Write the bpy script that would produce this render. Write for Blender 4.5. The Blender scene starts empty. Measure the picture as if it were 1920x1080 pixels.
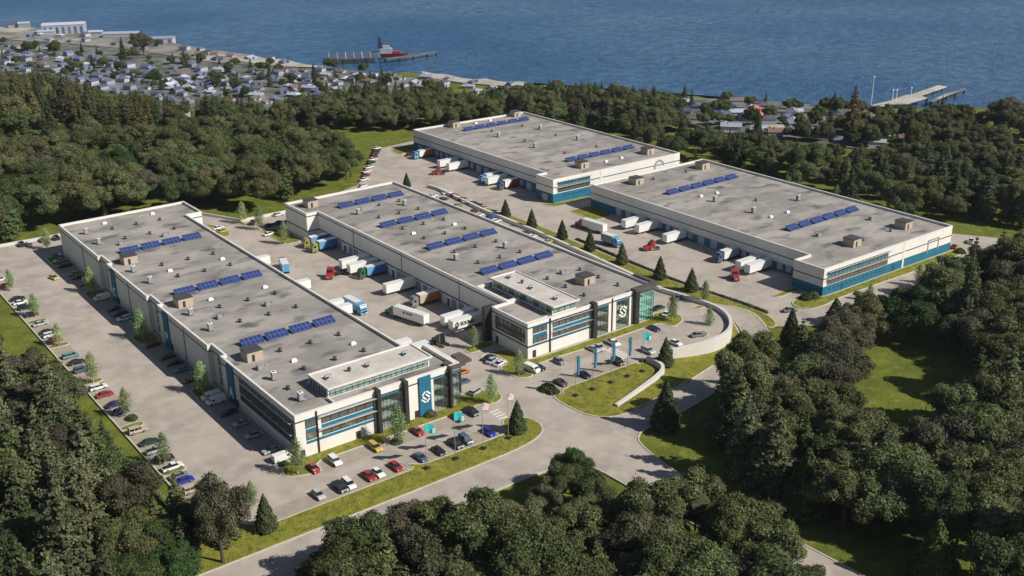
import bpy, bmesh, math, random
import numpy as np
from mathutils import Vector, Matrix
random.seed(7)
sc = bpy.context.scene
COL = sc.collection
# ---------------------------------------------------------------- camera
CF, CX, CY, CZ, YAW, PIT, ROL = 2008.18237, -96.1930645, -213.706542, 133.310577, .649091123, .371388752, -.0113955827
F_ = np.array([math.sin(YAW)*math.cos(PIT), math.cos(YAW)*math.cos(PIT), -math.sin(PIT)])
R_ = np.cross(F_, [0, 0, 1]); R_ /= np.linalg.norm(R_); U_ = np.cross(R_, F_)
RR = R_*math.cos(ROL)+U_*math.sin(ROL); UU = -R_*math.sin(ROL)+U_*math.cos(ROL)
O_ = np.array([CX, CY, CZ])
cd = bpy.data.cameras.new('camera'); cam = bpy.data.objects.new('camera', cd); COL.objects.link(cam)
m = Matrix.Identity(4)
for i in range(3):
    m[i][0] = RR[i]; m[i][1] = UU[i]; m[i][2] = -F_[i]; m[i][3] = O_[i]
cam.matrix_world = m
cd.sensor_width = 36; cd.lens = CF/1920*36; cd.clip_end = 12000; cd.clip_start = 1
sc.camera = cam
# ---------------------------------------------------------------- world, sun, exposure
SUNV = Vector((8.1, -13.0, 12.2)).normalized()
w = bpy.data.worlds.new('World'); sc.world = w; w.use_nodes = True
nt = w.node_tree; bg = nt.nodes['Background']
sky = nt.nodes.new('ShaderNodeTexSky'); sky.sky_type = 'NISHITA'; sky.sun_disc = False
sky.sun_elevation = math.asin(SUNV.z); sky.sun_rotation = math.atan2(SUNV.x, SUNV.y)
sky.air_density = 1.0; sky.dust_density = 0.6
nt.links.new(sky.outputs[0], bg.inputs[0]); bg.inputs[1].default_value = 0.052
sd = bpy.data.lights.new('sun', 'SUN'); sd.energy = 5.0; sd.angle = math.radians(.5); sd.color = (1, .95, .87)
so = bpy.data.objects.new('sun', sd); COL.objects.link(so); so.location = (0, 0, 300)
so.rotation_euler = (-SUNV).to_track_quat('-Z', 'Y').to_euler()
sc.view_settings.view_transform = 'Standard'; sc.view_settings.look = 'None'
sc.view_settings.exposure = 0.2; sc.view_settings.gamma = 1
try:
    sc.cycles.transparent_max_bounces = 12; sc.cycles.max_bounces = 5
except Exception: pass

def ray(u, v): return F_+RR*(u-960)/CF-UU*(v-540)/CF
def G(u, v, z=0.):            # photo position of something at height z -> its place in the world
    d = ray(u, v); t = (z-CZ)/d[2]; p = O_+d*t; return float(p[0]), float(p[1])
def visible(x, y, z, mx=120, my=140):
    d = np.array([x, y, z])-O_; k = d@F_
    if k < 1: return False
    u = 960+CF*(d@RR)/k; v = 540-CF*(d@UU)/k
    return -mx < u < 1920+mx and -my < v < 1080+my
def proj(x, y, z):
    d = np.array([x, y, z])-O_; k = d@F_
    return 960+CF*(d@RR)/k, 540-CF*(d@UU)/k
# ---------------------------------------------------------------- terrain height
LOW = -30.0
SHORE_PX = [(-200,38),(0,47),(77,50),(165,60),(283,67),(333,78),(400,90),(545,110),(613,121),(690,131),(797,131),(873,142),(957,149),(1107,160),(1280,172),(1447,186),(1613,199),(1700,204),(1847,207),(1920,217),(2150,240)]
SH = []
for u, v in SHORE_PX:
    x, y = G(u, v, LOW); SH.append((x*-.357+y*.934, x*.934+y*.357))
SH.sort()
SHw = [a for a, b in SH]; SHt = [b for a, b in SH]
def sst(a, b, x):
    k = min(1, max(0, (x-a)/(b-a))); return k*k*(3-2*k)
LOT = None
def dip(x, y):
    sx = 25 if x < 142 else 12
    return -3.6*math.exp(-((x-142)**2/(2*sx*sx)+(y+20)**2/242))*sst(98, 116, x)
def h(x, y):
    s = x*.604+y*.797
    z = LOW*sst(372, 560, s)
    if 80 < x < 200 and -80 < y < 40: z += dip(x, y)
    if s > 300:
        wv = x*-.357+y*.934; t = x*.934+y*.357
        ts = float(np.interp(wv, SHw, SHt))
        if t > ts-8: z = LOW-min(8, max(0, (t-ts+8)*.5))+ (z-LOW)*max(0, 1-(t-ts+8)/8)
        if t > ts: z = min(z, LOW-4)
    return z
def Gt(u, v):
    d = ray(u, v); t = (5-CZ)/d[2]
    for _ in range(400):
        p = O_+d*t
        if p[2] <= h(p[0], p[1]): break
        t += 2.5
    return float(p[0]), float(p[1]), h(p[0], p[1])
# ---------------------------------------------------------------- materials
MT = {}
def mat(name, col, rough=.7, metal=0, col2=None, scale=1., det=4, fac=(.35, .65), bump=0, bs=None, spec=.5, stretch=None, coords='P', rnd=0, col3=None, scale3=None, fac3=(.55, .75)):
    if name in MT: return MT[name]
    M = bpy.data.materials.new(name); M.use_nodes = True; n = M.node_tree.nodes; L = M.node_tree.links
    b = n['Principled BSDF']; b.inputs['Base Color'].default_value = (*col, 1)
    b.inputs['Roughness'].default_value = rough; b.inputs['Metallic'].default_value = metal
    b.inputs['Specular IOR Level'].default_value = spec
    src = None
    if col2 or bump:
        if coords == 'P': src = n.new('ShaderNodeNewGeometry').outputs['Position']
        else: src = n.new('ShaderNodeTexCoord').outputs['Object']
        if stretch:
            mp = n.new('ShaderNodeMapping'); mp.inputs['Scale'].default_value = stretch
            L.new(src, mp.inputs[0]); src = mp.outputs[0]
    out = None
    if col2:
        t = n.new('ShaderNodeTexNoise'); t.inputs['Scale'].default_value = scale; t.inputs['Detail'].default_value = det; t.inputs['Roughness'].default_value = .6
        L.new(src, t.inputs['Vector'])
        r = n.new('ShaderNodeMapRange'); r.inputs[1].default_value = fac[0]; r.inputs[2].default_value = fac[1]; L.new(t.outputs['Fac'], r.inputs[0])
        x = n.new('ShaderNodeMix'); x.data_type = 'RGBA'; x.inputs[6].default_value = (*col, 1); x.inputs[7].default_value = (*col2, 1)
        L.new(r.outputs[0], x.inputs[0]); out = x.outputs[2]
        if col3:
            t3 = n.new('ShaderNodeTexNoise'); t3.inputs['Scale'].default_value = scale3; t3.inputs['Detail'].default_value = 5
            L.new(src, t3.inputs['Vector'])
            r3 = n.new('ShaderNodeMapRange'); r3.inputs[1].default_value = fac3[0]; r3.inputs[2].default_value = fac3[1]; L.new(t3.outputs['Fac'], r3.inputs[0])
            x3 = n.new('ShaderNodeMix'); x3.data_type = 'RGBA'; x3.inputs[7].default_value = (*col3, 1)
            L.new(r3.outputs[0], x3.inputs[0]); L.new(out, x3.inputs[6]); out = x3.outputs[2]
        L.new(out, b.inputs['Base Color'])
    if rnd:
        hs = n.new('ShaderNodeHueSaturation'); oi = n.new('ShaderNodeObjectInfo')
        r = n.new('ShaderNodeMapRange'); r.inputs[3].default_value = 1-rnd; r.inputs[4].default_value = 1+rnd
        L.new(oi.outputs['Random'], r.inputs[0]); L.new(r.outputs[0], hs.inputs['Value'])
        if out: L.new(out, hs.inputs['Color'])
        else: hs.inputs['Color'].default_value = (*col, 1)
        L.new(hs.outputs[0], b.inputs['Base Color'])
    if bump:
        t = n.new('ShaderNodeTexNoise'); t.inputs['Scale'].default_value = bs or scale*4; t.inputs['Detail'].default_value = 4
        L.new(src, t.inputs['Vector'])
        bp = n.new('ShaderNodeBump'); bp.inputs['Strength'].default_value = 1; bp.inputs['Distance'].default_value = bump
        L.new(t.outputs['Fac'], bp.inputs['Height']); L.new(bp.outputs[0], b.inputs['Normal'])
    MT[name] = M; return M
def leafmat(name, c1, c2, tr=.25):
    M = bpy.data.materials.new(name); M.use_nodes = True; n = M.node_tree.nodes; L = M.node_tree.links
    b = n['Principled BSDF']; b.inputs['Roughness'].default_value = .75; b.inputs['Specular IOR Level'].default_value = .15
    g = n.new('ShaderNodeNewGeometry'); oi = n.new('ShaderNodeObjectInfo')
    x = n.new('ShaderNodeMix'); x.data_type = 'RGBA'; x.inputs[6].default_value = (*c1, 1); x.inputs[7].default_value = (*c2, 1)
    tn = n.new('ShaderNodeTexNoise'); tn.inputs['Scale'].default_value = .45; tc = n.new('ShaderNodeTexCoord'); L.new(tc.outputs['Object'], tn.inputs['Vector'])
    ad = n.new('ShaderNodeMath'); ad.operation = 'ADD'; ad.inputs[1].default_value = -.5
    L.new(tn.outputs['Fac'], ad.inputs[0])
    a2 = n.new('ShaderNodeMath'); a2.operation = 'ADD'; L.new(g.outputs['Random Per Island'], a2.inputs[0]); L.new(ad.outputs[0], a2.inputs[1])
    L.new(a2.outputs[0], x.inputs[0])
    hs = n.new('ShaderNodeHueSaturation')
    r = n.new('ShaderNodeMapRange'); r.inputs[3].default_value = .7; r.inputs[4].default_value = 1.35; L.new(oi.outputs['Random'], r.inputs[0]); L.new(r.outputs[0], hs.inputs['Value'])
    mm = n.new('ShaderNodeMath'); mm.operation = 'MULTIPLY'; mm.inputs[1].default_value = 7.31; L.new(oi.outputs['Random'], mm.inputs[0])
    fr = n.new('ShaderNodeMath'); fr.operation = 'FRACT'; L.new(mm.outputs[0], fr.inputs[0])
    r2 = n.new('ShaderNodeMapRange'); r2.inputs[3].default_value = .47; r2.inputs[4].default_value = .53; L.new(fr.outputs[0], r2.inputs[0]); L.new(r2.outputs[0], hs.inputs['Hue'])
    L.new(x.outputs[2], hs.inputs['Color']); L.new(hs.outputs[0], b.inputs['Base Color'])
    t = n.new('ShaderNodeBsdfTranslucent'); L.new(hs.outputs[0], t.inputs[0])
    mx = n.new('ShaderNodeMixShader'); mx.inputs[0].default_value = tr
    L.new(b.outputs[0], mx.inputs[1]); L.new(t.outputs[0], mx.inputs[2]); L.new(mx.outputs[0], n['Material Output'].inputs[0])
    MT[name] = M; return M

M_pave = mat('pavement', (.41, .355, .305), .88, col2=(.315, .272, .238), scale=.07, det=12, fac=(.40, .62), bump=.02, bs=1.2, spec=.15, col3=(.44, .40, .355), scale3=.22, fac3=(.45, .8))
M_stall = mat('stall paving', (.36, .30, .235), .85, col2=(.29, .25, .21), scale=.35, det=6, spec=.2)
M_grass = mat('grass', (.150, .165, .026), .95, col2=(.25, .225, .040), scale=.3, det=12, fac=(.38, .62), bump=.3, bs=2.2, spec=.1, col3=(.08, .11, .020), scale3=.7, fac3=(.5, .72))
M_ground = mat('meadow', (.145, .165, .026), .95, col2=(.09, .11, .020), scale=.12, det=12, fac=(.36, .64), bump=.3, bs=1.5, spec=.1, col3=(.22, .21, .045), scale3=.3, fac3=(.55, .75))
M_kerb = mat('kerb concrete', (.50, .48, .37), .8, col2=(.42, .40, .31), scale=.8)
M_conc = mat('wall concrete', (.60, .575, .54), .8, col2=(.54, .52, .485), scale=.12, det=6, bump=.01, bs=2)
M_white = mat('cream wall paint', (.72, .69, .64), .75, col2=(.64, .61, .565), scale=.22, det=6, fac=(.4, .75), stretch=(1, 1, .3), spec=.3)
M_par = mat('parapet coping', (.74, .71, .66), .7, col2=(.62, .60, .56), scale=.3, det=5, spec=.3)
M_teal = mat('teal paint', (.018, .145, .235), .6, col2=(.015, .12, .20), scale=.3, spec=.35)
M_navy = mat('dark band paint', (.012, .075, .12), .6, spec=.35)
M_roof = mat('roof membrane', (.37, .34, .31), .9, col2=(.25, .232, .214), scale=.06, det=10, fac=(.40, .58), spec=.12, col3=(.125, .118, .115), scale3=.10, fac3=(.54, .70), stretch=(1, 1.7, 1))
M_roofl = mat('pale roof membrane', (.58, .54, .48), .85, col2=(.45, .42, .38), scale=.25, det=6, spec=.2)
M_dark = mat('dark metal cladding', (.028, .024, .024), .5, col2=(.045, .04, .04), scale=.4, spec=.4)
M_slab = mat('canopy roofing', (.085, .072, .07), .8, col2=(.11, .095, .09), scale=.5, spec=.2)
M_glass = mat('window glass', (.10, .10, .08), .12, col2=(.11, .105, .085), scale=.6, spec=.9)
M_glass2 = mat('clerestory glass', (.12, .22, .20), .15, col2=(.28, .42, .38), scale=.7, spec=.8)
M_frame = mat('window frame', (.03, .035, .04), .5)
M_sill = mat('sill metal', (.45, .62, .66), .5)
M_shade = mat('sunshade metal', (.55, .53, .50), .45, metal=.3)
M_tan = mat('shed brick', (.47, .385, .29), .85, col2=(.39, .32, .245), scale=2.)
M_shroof = mat('shed roof felt', (.05, .048, .055), .85)
M_door = mat('dock door', (.42, .42, .47), .6, col2=(.36, .36, .41), scale=3, stretch=(.2, .2, 6))
M_door2 = mat('dock door blue grey', (.26, .28, .36), .6, col2=(.22, .24, .32), scale=3, stretch=(.2, .2, 6))
M_metal = mat('galvanised metal', (.33, .33, .34), .6, metal=.1, col2=(.24, .24, .26), scale=2)
M_vent = mat('vent cowl', (.035, .03, .028), .6)
M_skyl = mat('skylight dome', (.78, .76, .72), .4)
M_paint = mat('road paint', (.78, .77, .72), .7, col2=(.6, .58, .54), scale=3)
M_opaint = mat('orange line paint', (.50, .26, .07), .7)
M_trunk = mat('bark', (.085, .065, .05), .95, col2=(.05, .04, .03), scale=3)
M_birch = mat('birch bark', (.5, .48, .42), .8, col2=(.12, .11, .1), scale=4, fac=(.5, .7))
M_tyre = mat('tyre', (.012, .012, .013), .9)
M_rim = mat('wheel rim', (.45, .45, .45), .3, metal=.7)
M_cargl = mat('car glass', (.015, .02, .025), .06, spec=.9)
M_lamp = mat('lamp lens', (.8, .8, .75), .2)
M_red = mat('tail lamp', (.4, .02, .01), .3)
M_tealflag = mat('teal cloth', (.02, .30, .33), .8, col2=(.04, .42, .44), scale=1.5, coords='O')
M_banner = mat('banner cloth', (.012, .13, .17), .8)
M_whitep = mat('white paint', (.80, .79, .76), .5)
M_black = mat('black paint', (.02, .02, .02), .5)
M_beach = mat('pale sand', (.48, .44, .39), .95, col2=(.30, .275, .245), scale=.05, det=6)
M_yard = mat('gravel yard ground', (.25, .23, .21), .95, col2=(.12, .115, .10), scale=.03, det=10, fac=(.42, .58), col3=(.40, .36, .31), scale3=.018, fac3=(.5, .62))
M_town = mat('town ground', (.10, .105, .085), .95, col2=(.20, .20, .20), scale=.035, det=8, col3=(.06, .075, .04), scale3=.06, fac3=(.45, .6))
PAINT = {}
def paint(c):
    cols = dict(white=(.72, .72, .70), silver=(.42, .43, .44), grey=(.20, .21, .22), black=(.014, .014, .016), red=(.33, .022, .018), maroon=(.13, .012, .012), navy=(.015, .02, .10), blue=(.02, .03, .36), slate=(.07, .11, .19), green=(.012, .05, .03), yellow=(.50, .36, .03), gold=(.45, .36, .14), orange=(.50, .17, .03), beige=(.48, .40, .31), teal=(.16, .27, .27), brown=(.10, .07, .06), skyblue=(.12, .32, .52), boxblue=(.045, .14, .42), lime=(.26, .27, .06), darkblue=(.02, .03, .07), grassgreen=(.025, .11, .03), ochre=(.38, .30, .03), rust=(.48, .16, .02))
    if c not in PAINT:
        M = mat('paint '+c, cols[c], .35, spec=.6); PAINT[c] = M
        M.node_tree.nodes['Principled BSDF'].inputs['Coat Weight'].default_value = .5
    return PAINT[c]
# ---------------------------------------------------------------- helpers
def tag(o, label=None, cat=None, group=None, kind=None):
    if label: o['label'] = label
    if cat: o['category'] = cat
    if group: o['group'] = group
    if kind: o['kind'] = kind
    return o
def empty(name, loc=(0, 0, 0), rz=0):
    o = bpy.data.objects.new(name, None); COL.objects.link(o); o.location = loc; o.rotation_euler = (0, 0, rz)
    o.empty_display_size = .5; return o
class MB:
    def __init__(s): s.v = []; s.f = []; s.mi = []; s.cur = 0
    def add(s, vs, fs):
        b = len(s.v); s.v += [tuple(map(float, p)) for p in vs]
        for f in fs: s.f.append(tuple(b+i for i in f)); s.mi.append(s.cur)
        return s
    def box(s, x0, x1, y0, y1, z0, z1):
        return s.add([(x0,y0,z0),(x1,y0,z0),(x1,y1,z0),(x0,y1,z0),(x0,y0,z1),(x1,y0,z1),(x1,y1,z1),(x0,y1,z1)],
                     [(3,2,1,0),(4,5,6,7),(0,1,5,4),(1,2,6,5),(2,3,7,6),(3,0,4,7)])
    def prism(s, poly, z0, z1):
        n = len(poly); a = sum(poly[i][0]*poly[(i+1) % n][1]-poly[(i+1) % n][0]*poly[i][1] for i in range(n))
        if a < 0: poly = poly[::-1]
        s.add([(x, y, z0) for x, y in poly]+[(x, y, z1) for x, y in poly],
              [tuple(range(n-1, -1, -1)), tuple(range(n, 2*n))]+[(i, (i+1) % n, (i+1) % n+n, i+n) for i in range(n)]); return s
    def frustum(s, a, b, z0, z1):   # a,b: (x0,x1,y0,y1) bottom and top rectangles
        return s.add([(a[0],a[2],z0),(a[1],a[2],z0),(a[1],a[3],z0),(a[0],a[3],z0),(b[0],b[2],z1),(b[1],b[2],z1),(b[1],b[3],z1),(b[0],b[3],z1)],
                     [(3,2,1,0),(4,5,6,7),(0,1,5,4),(1,2,6,5),(2,3,7,6),(3,0,4,7)])
    def side(s, prof, y0, y1, inset=0):   # profile in x,z extruded across y
        n = len(prof); s.add([(x, y0, z) for x, z in prof]+[(x, y1, z) for x, z in prof],
              [tuple(range(n)), tuple(range(2*n-1, n-1, -1))]+[(i+n, (i+1) % n+n, (i+1) % n, i) for i in range(n)]); return s
    def cyl(s, c, r, hgt, axis='z', n=12, r2=None):
        r2 = r if r2 is None else r2; vs = []
        for k, rr in ((0, r), (1, r2)):
            for i in range(n):
                a = 2*math.pi*i/n; p, q, z = math.cos(a)*rr, math.sin(a)*rr, k*hgt
                vs.append((c[0]+p, c[1]+q, c[2]+z) if axis == 'z' else (c[0]+p, c[1]+z, c[2]+q) if axis == 'y' else (c[0]+z, c[1]+p, c[2]+q))
        fs = [tuple(range(n-1, -1, -1)), tuple(range(n, 2*n))]+[(i, (i+1) % n, (i+1) % n+n, i+n) for i in range(n)]
        if axis == 'y': fs = [f[::-1] for f in fs]
        return s.add(vs, fs)
    def mesh(s, name, mats):
        me = bpy.data.meshes.new(name); me.from_pydata(s.v, [], s.f)
        for mm in (mats if isinstance(mats, (list, tuple)) else [mats]): me.materials.append(mm)
        if any(s.mi): me.polygons.foreach_set('material_index', s.mi)
        me.update(); return me
    def build(s, name, mats, parent=None, loc=(0, 0, 0), rz=0, bevel=0):
        me = s.mesh(name, mats)
        if bevel:
            bm = bmesh.new(); bm.from_mesh(me)
            es = [e for e in bm.edges if len(e.link_faces) == 2 and e.calc_face_angle(0) > .5]
            bmesh.ops.bevel(bm, geom=es, offset=bevel, segments=2, affect='EDGES', profile=.6, clamp_overlap=True)
            bm.to_mesh(me); bm.free()
        o = bpy.data.objects.new(name, me); COL.objects.link(o); o.location = loc; o.rotation_euler = (0, 0, rz)
        if parent: o.parent = parent
        return o
def boxes(name, mt, parent, *bs):
    return [MB().box(*b_).build(name, mt, parent) for b_ in bs]
def ranks(lst, fmt, gfmt, band=16., key=None):
    """lst of (object, description, where, x, y, z): number them by rank from the camera and from the left"""
    D = {}
    for o, d, wh, x_, y_, z_ in lst:
        dist = (x_-CX)*.604+(y_-CY)*.797; D.setdefault(wh, []).append((dist, proj(x_, y_, z_)[0], o, d))
    for wh, L_ in D.items():
        d0 = min(a[0] for a in L_); cells = {}
        for dist, u, o, d in L_: cells.setdefault((int((dist-d0)/band), d), []).append((u, o))
        for (rk, d), q in cells.items():
            for i, (u, o) in enumerate(sorted(q, key=lambda t: t[0])):
                o['label'] = fmt.format(d=d, i=ORD[min(i, 34)], r=ORD[min(rk, 34)], w=wh); o['group'] = gfmt.format(d=d, w=wh)
def copy_tree(o, parent=None):
    c = o.copy(); COL.objects.link(c)
    if parent: c.parent = parent
    for ch in list(o.children): copy_tree(ch, c)
    return c
def offset(poly, d):
    n = len(poly); a = sum(poly[i][0]*poly[(i+1) % n][1]-poly[(i+1) % n][0]*poly[i][1] for i in range(n))
    sg = 1 if a > 0 else -1; out = []
    for i in range(n):
        p0, p1, p2 = Vector(poly[i-1]), Vector(poly[i]), Vector(poly[(i+1) % n])
        a1 = (p1-p0).normalized(); a2 = (p2-p1).normalized()
        n1 = Vector((a1.y, -a1.x))*sg; n2 = Vector((a2.y, -a2.x))*sg
        b = (n1+n2); k = b.dot(n1)
        b = b*(d/max(k, .4)); out.append((p1.x+b.x, p1.y+b.y))
    return out
def ring(mb, outer, inner, z0, z1):
    n = len(outer); b = [(x, y, z0) for x, y in outer]+[(x, y, z1) for x, y in outer]+[(x, y, z1) for x, y in inner]+[(x, y, z0) for x, y in inner]
    fs = []
    for i in range(n):
        j = (i+1) % n
        fs += [(i, j, j+n, i+n), (i+n, j+n, j+2*n, i+2*n), (i+2*n, j+2*n, j+3*n, i+3*n), (i+3*n, j+3*n, j, i)]
    a = sum(outer[i][0]*outer[(i+1) % n][1]-outer[(i+1) % n][0]*outer[i][1] for i in range(n))
    if a < 0: fs = [f[::-1] for f in fs]
    mb.add(b, fs)
def smooth_poly(pts, closed=True, it=2):
    for _ in range(it):
        q = []; n = len(pts)
        for i in range(n if closed else n-1):
            a, b = pts[i], pts[(i+1) % n]
            d = math.hypot(a[0]-b[0], a[1]-b[1])
            k = min(.25, 1.6/max(d, .01))
            q += [(a[0]+(b[0]-a[0])*k, a[1]+(b[1]-a[1])*k), (b[0]+(a[0]-b[0])*k, b[1]+(a[1]-b[1])*k)]
        if not closed: q = [pts[0]]+q[1:-1]+[pts[-1]]
        pts = q
    return pts
def chaikin(pts, it=2, closed=False):
    for _ in range(it):
        q = []; n = len(pts)
        for i in range(n if closed else n-1):
            a, b = pts[i], pts[(i+1) % n]
            q += [(a[0]*.75+b[0]*.25, a[1]*.75+b[1]*.25), (a[0]*.25+b[0]*.75, a[1]*.25+b[1]*.75)]
        if not closed: q = [pts[0]]+q+[pts[-1]]
        pts = q
    return pts
def pip(x, y, poly):
    c = False; n = len(poly); j = n-1
    for i in range(n):
        if (poly[i][1] > y) != (poly[j][1] > y) and x < (poly[j][0]-poly[i][0])*(y-poly[i][1])/(poly[j][1]-poly[i][1])+poly[i][0]: c = not c
        j = i
    return c
def sheet(name, poly, dz, mt, hf=None, step=4, label=None):
    bm = bmesh.new(); vs = [bm.verts.new((x, y, 0)) for x, y in poly]; bm.faces.new(vs); bm.normal_update()
    if hf:
        xs = [p[0] for p in poly]; ys = [p[1] for p in poly]
        for ax, lo, hi in ((0, min(xs), max(xs)), (1, min(ys), max(ys))):
            k = math.ceil(lo/step)*step
            while k < hi:
                no = (1, 0, 0) if ax == 0 else (0, 1, 0); co = (k, 0, 0) if ax == 0 else (0, k, 0)
                bmesh.ops.bisect_plane(bm, geom=bm.verts[:]+bm.edges[:]+bm.faces[:], plane_co=co, plane_no=no, dist=1e-4)
                k += step
    bmesh.ops.triangulate(bm, faces=bm.faces[:])
    for v in bm.verts: v.co.z = (hf(v.co.x, v.co.y) if hf else 0)+dz
    bm.normal_update()
    for f in bm.faces:
        if f.normal.z < 0: f.normal_flip()
    me = bpy.data.meshes.new(name); bm.to_mesh(me); bm.free(); me.materials.append(mt)
    o = bpy.data.objects.new(name, me); COL.objects.link(o); tag(o, label, None, None, 'structure'); return o
def resample(line, step=2.):
    out = []
    for a, b in zip(line, line[1:]):
        n = max(1, int(math.hypot(a[0]-b[0], a[1]-b[1])/step))
        out += [(a[0]+(b[0]-a[0])*i/n, a[1]+(b[1]-a[1])*i/n) for i in range(n)]
    return out+[line[-1]]
def strip(mb, line, wid, zb, zt, hf=None, closed=False):
    """a wall or kerb of rectangular section along a line; zb, zt numbers or functions of (x,y)"""
    line = resample(line, 2.) if hf else line
    n = len(line); L = []; Rr = []
    for i in range(n):
        a = Vector(line[max(i-1, 0)]); b = Vector(line[min(i+1, n-1)])
        if closed: a = Vector(line[i-1]); b = Vector(line[(i+1) % n])
        d = (b-a).normalized(); nn = Vector((d.y, -d.x))*(wid/2); p = Vector(line[i])
        L.append(p-nn); Rr.append(p+nn)
    z0 = [(zb(*p) if callable(zb) else zb)+(hf(*p) if hf else 0) for p in line]
    z1 = [(zt(*p) if callable(zt) else zt)+(hf(*p) if hf else 0) for p in line]
    vs = []
    for i in range(n): vs += [(L[i].x, L[i].y, z0[i]), (Rr[i].x, Rr[i].y, z0[i]), (Rr[i].x, Rr[i].y, z1[i]), (L[i].x, L[i].y, z1[i])]
    fs = []
    for i in range(n if closed else n-1):
        a, b = 4*i, 4*((i+1) % n)
        fs += [(a+1, b+1, b+2, a+2), (a+2, b+2, b+3, a+3), (a+3, b+3, b, a), (a, b, b+1, a+1)]
    if not closed: fs += [(0, 1, 2, 3), (4*n-1, 4*n-2, 4*n-3, 4*n-4)]
    mb.add(vs, fs)
def island(poly, name='lawn', mt=None, hf=None, dz=.13, it=1, kerb=True, label=None):
    poly = smooth_poly(poly, True, it)
    sheet(name, poly, dz, mt or M_grass, hf, 4, label)
    if kerb:
        mb = MB(); strip(mb, poly, .38, -.2, dz+.05, hf, True) if not hf else strip(mb, poly+[poly[0]], .38, -.2, dz+.05, hf)
        tag(mb.build('kerb', M_kerb), kind='structure')
ORD = ['first','second','third','fourth','fifth','sixth','seventh','eighth','ninth','tenth','eleventh','twelfth','thirteenth','fourteenth','fifteenth','sixteenth','seventeenth','eighteenth','nineteenth','twentieth','twenty-first','twenty-second','twenty-third','twenty-fourth','twenty-fifth','twenty-sixth','twenty-seventh','twenty-eighth','twenty-ninth','thirtieth','thirty-first','thirty-second','thirty-third','thirty-fourth','thirty-fifth']
TXT = {}
def text_mesh(s):
    if s not in TXT:
        cu = bpy.data.curves.new('txt', 'FONT'); cu.body = s; cu.align_x = 'CENTER'; cu.align_y = 'CENTER'; cu.extrude = .04; cu.size = 1
        cu.offset = .045
        o = bpy.data.objects.new('txt', cu); COL.objects.link(o)
        dg = bpy.context.evaluated_depsgraph_get(); me = bpy.data.meshes.new_from_object(o.evaluated_get(dg))
        bpy.data.objects.remove(o); TXT[s] = me
    return TXT[s].copy()
def text(s, size, loc, rot, mt, parent, name='lettering', sx=1):
    me = text_mesh(s); me.materials.clear(); me.materials.append(mt)
    o = bpy.data.objects.new(name, me); COL.objects.link(o); o.location = loc; o.rotation_euler = rot; o.scale = (size*sx, size, 1); o.parent = parent
    return o
# ================================================================ SETTING
# terrain
xs = [-1500, -1000, -700, -500, -380, -300, -240]+list(range(-200, 320, 5))+list(range(320, 1000, 14))+[1050, 1200, 1500, 2000]
ys = [-900, -600, -400, -300]+list(range(-240, 300, 5))+list(range(300, 1300, 14))+[1350, 1500, 1800, 2300]
vs = [(x, y, h(x, y)-(.22 if -60 < x < 330 and -160 < y < 290 else .05)) for y in ys for x in xs]
nx = len(xs); fs = [(j*nx+i, j*nx+i+1, (j+1)*nx+i+1, (j+1)*nx+i) for j in range(len(ys)-1) for i in range(nx-1)]
tag(MB().add(vs, fs).build('ground', M_ground), kind='structure')
# water
Mw = bpy.data.materials.new('sea water'); Mw.use_nodes = True; n = Mw.node_tree.nodes; L = Mw.node_tree.links; b = n['Principled BSDF']
b.inputs['Roughness'].default_value = .22; b.inputs['IOR'].default_value = 1.33
g = n.new('ShaderNodeNewGeometry'); mp = n.new('ShaderNodeMapping'); mp.inputs['Rotation'].default_value = (0, 0, .75); mp.inputs['Scale'].default_value = (.8, 1, 1); L.new(g.outputs['Position'], mp.inputs[0])
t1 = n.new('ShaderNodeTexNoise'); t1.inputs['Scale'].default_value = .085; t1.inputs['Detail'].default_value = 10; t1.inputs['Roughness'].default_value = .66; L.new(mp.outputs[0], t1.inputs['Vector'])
t2 = n.new('ShaderNodeTexNoise'); t2.inputs['Scale'].default_value = .0045; t2.inputs['Detail'].default_value = 6; L.new(g.outputs['Position'], t2.inputs['Vector'])
bp = n.new('ShaderNodeBump'); bp.inputs['Distance'].default_value = 9; bp.inputs['Strength'].default_value = 1; L.new(t1.outputs['Fac'], bp.inputs['Height']); L.new(bp.outputs[0], b.inputs['Normal'])
cr = n.new('ShaderNodeMapRange'); cr.inputs[1].default_value = .35; cr.inputs[2].default_value = .65; L.new(t2.outputs['Fac'], cr.inputs[0])
x = n.new('ShaderNodeMix'); x.data_type = 'RGBA'; x.inputs[6].default_value = (.024, .11, .26, 1); x.inputs[7].default_value = (.055, .175, .34, 1); L.new(cr.outputs[0], x.inputs[0])
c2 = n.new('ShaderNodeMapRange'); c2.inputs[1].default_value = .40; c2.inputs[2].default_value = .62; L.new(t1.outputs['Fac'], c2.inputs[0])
x2 = n.new('ShaderNodeMix'); x2.data_type = 'RGBA'; x2.inputs[6].default_value = (.014, .085, .21, 1); L.new(c2.outputs[0], x2.inputs[0]); L.new(x.outputs[2], x2.inputs[7]); L.new(x2.outputs[2], b.inputs['Base Color'])  # light and dark of the ripple facets painted into the base colour
rr = n.new('ShaderNodeMapRange'); rr.inputs[1].default_value = .35; rr.inputs[2].default_value = .65; rr.inputs[3].default_value = .32; rr.inputs[4].default_value = .2; L.new(t2.outputs['Fac'], rr.inputs[0]); L.new(rr.outputs[0], b.inputs['Roughness'])
W0 = 9000
tag(MB().add([(-W0, -W0, LOW-2.2), (W0, -W0, LOW-2.2), (W0, W0, LOW-2.2), (-W0, W0, LOW-2.2)], [(0, 1, 2, 3)]).build('water', Mw), kind='structure')

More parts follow.
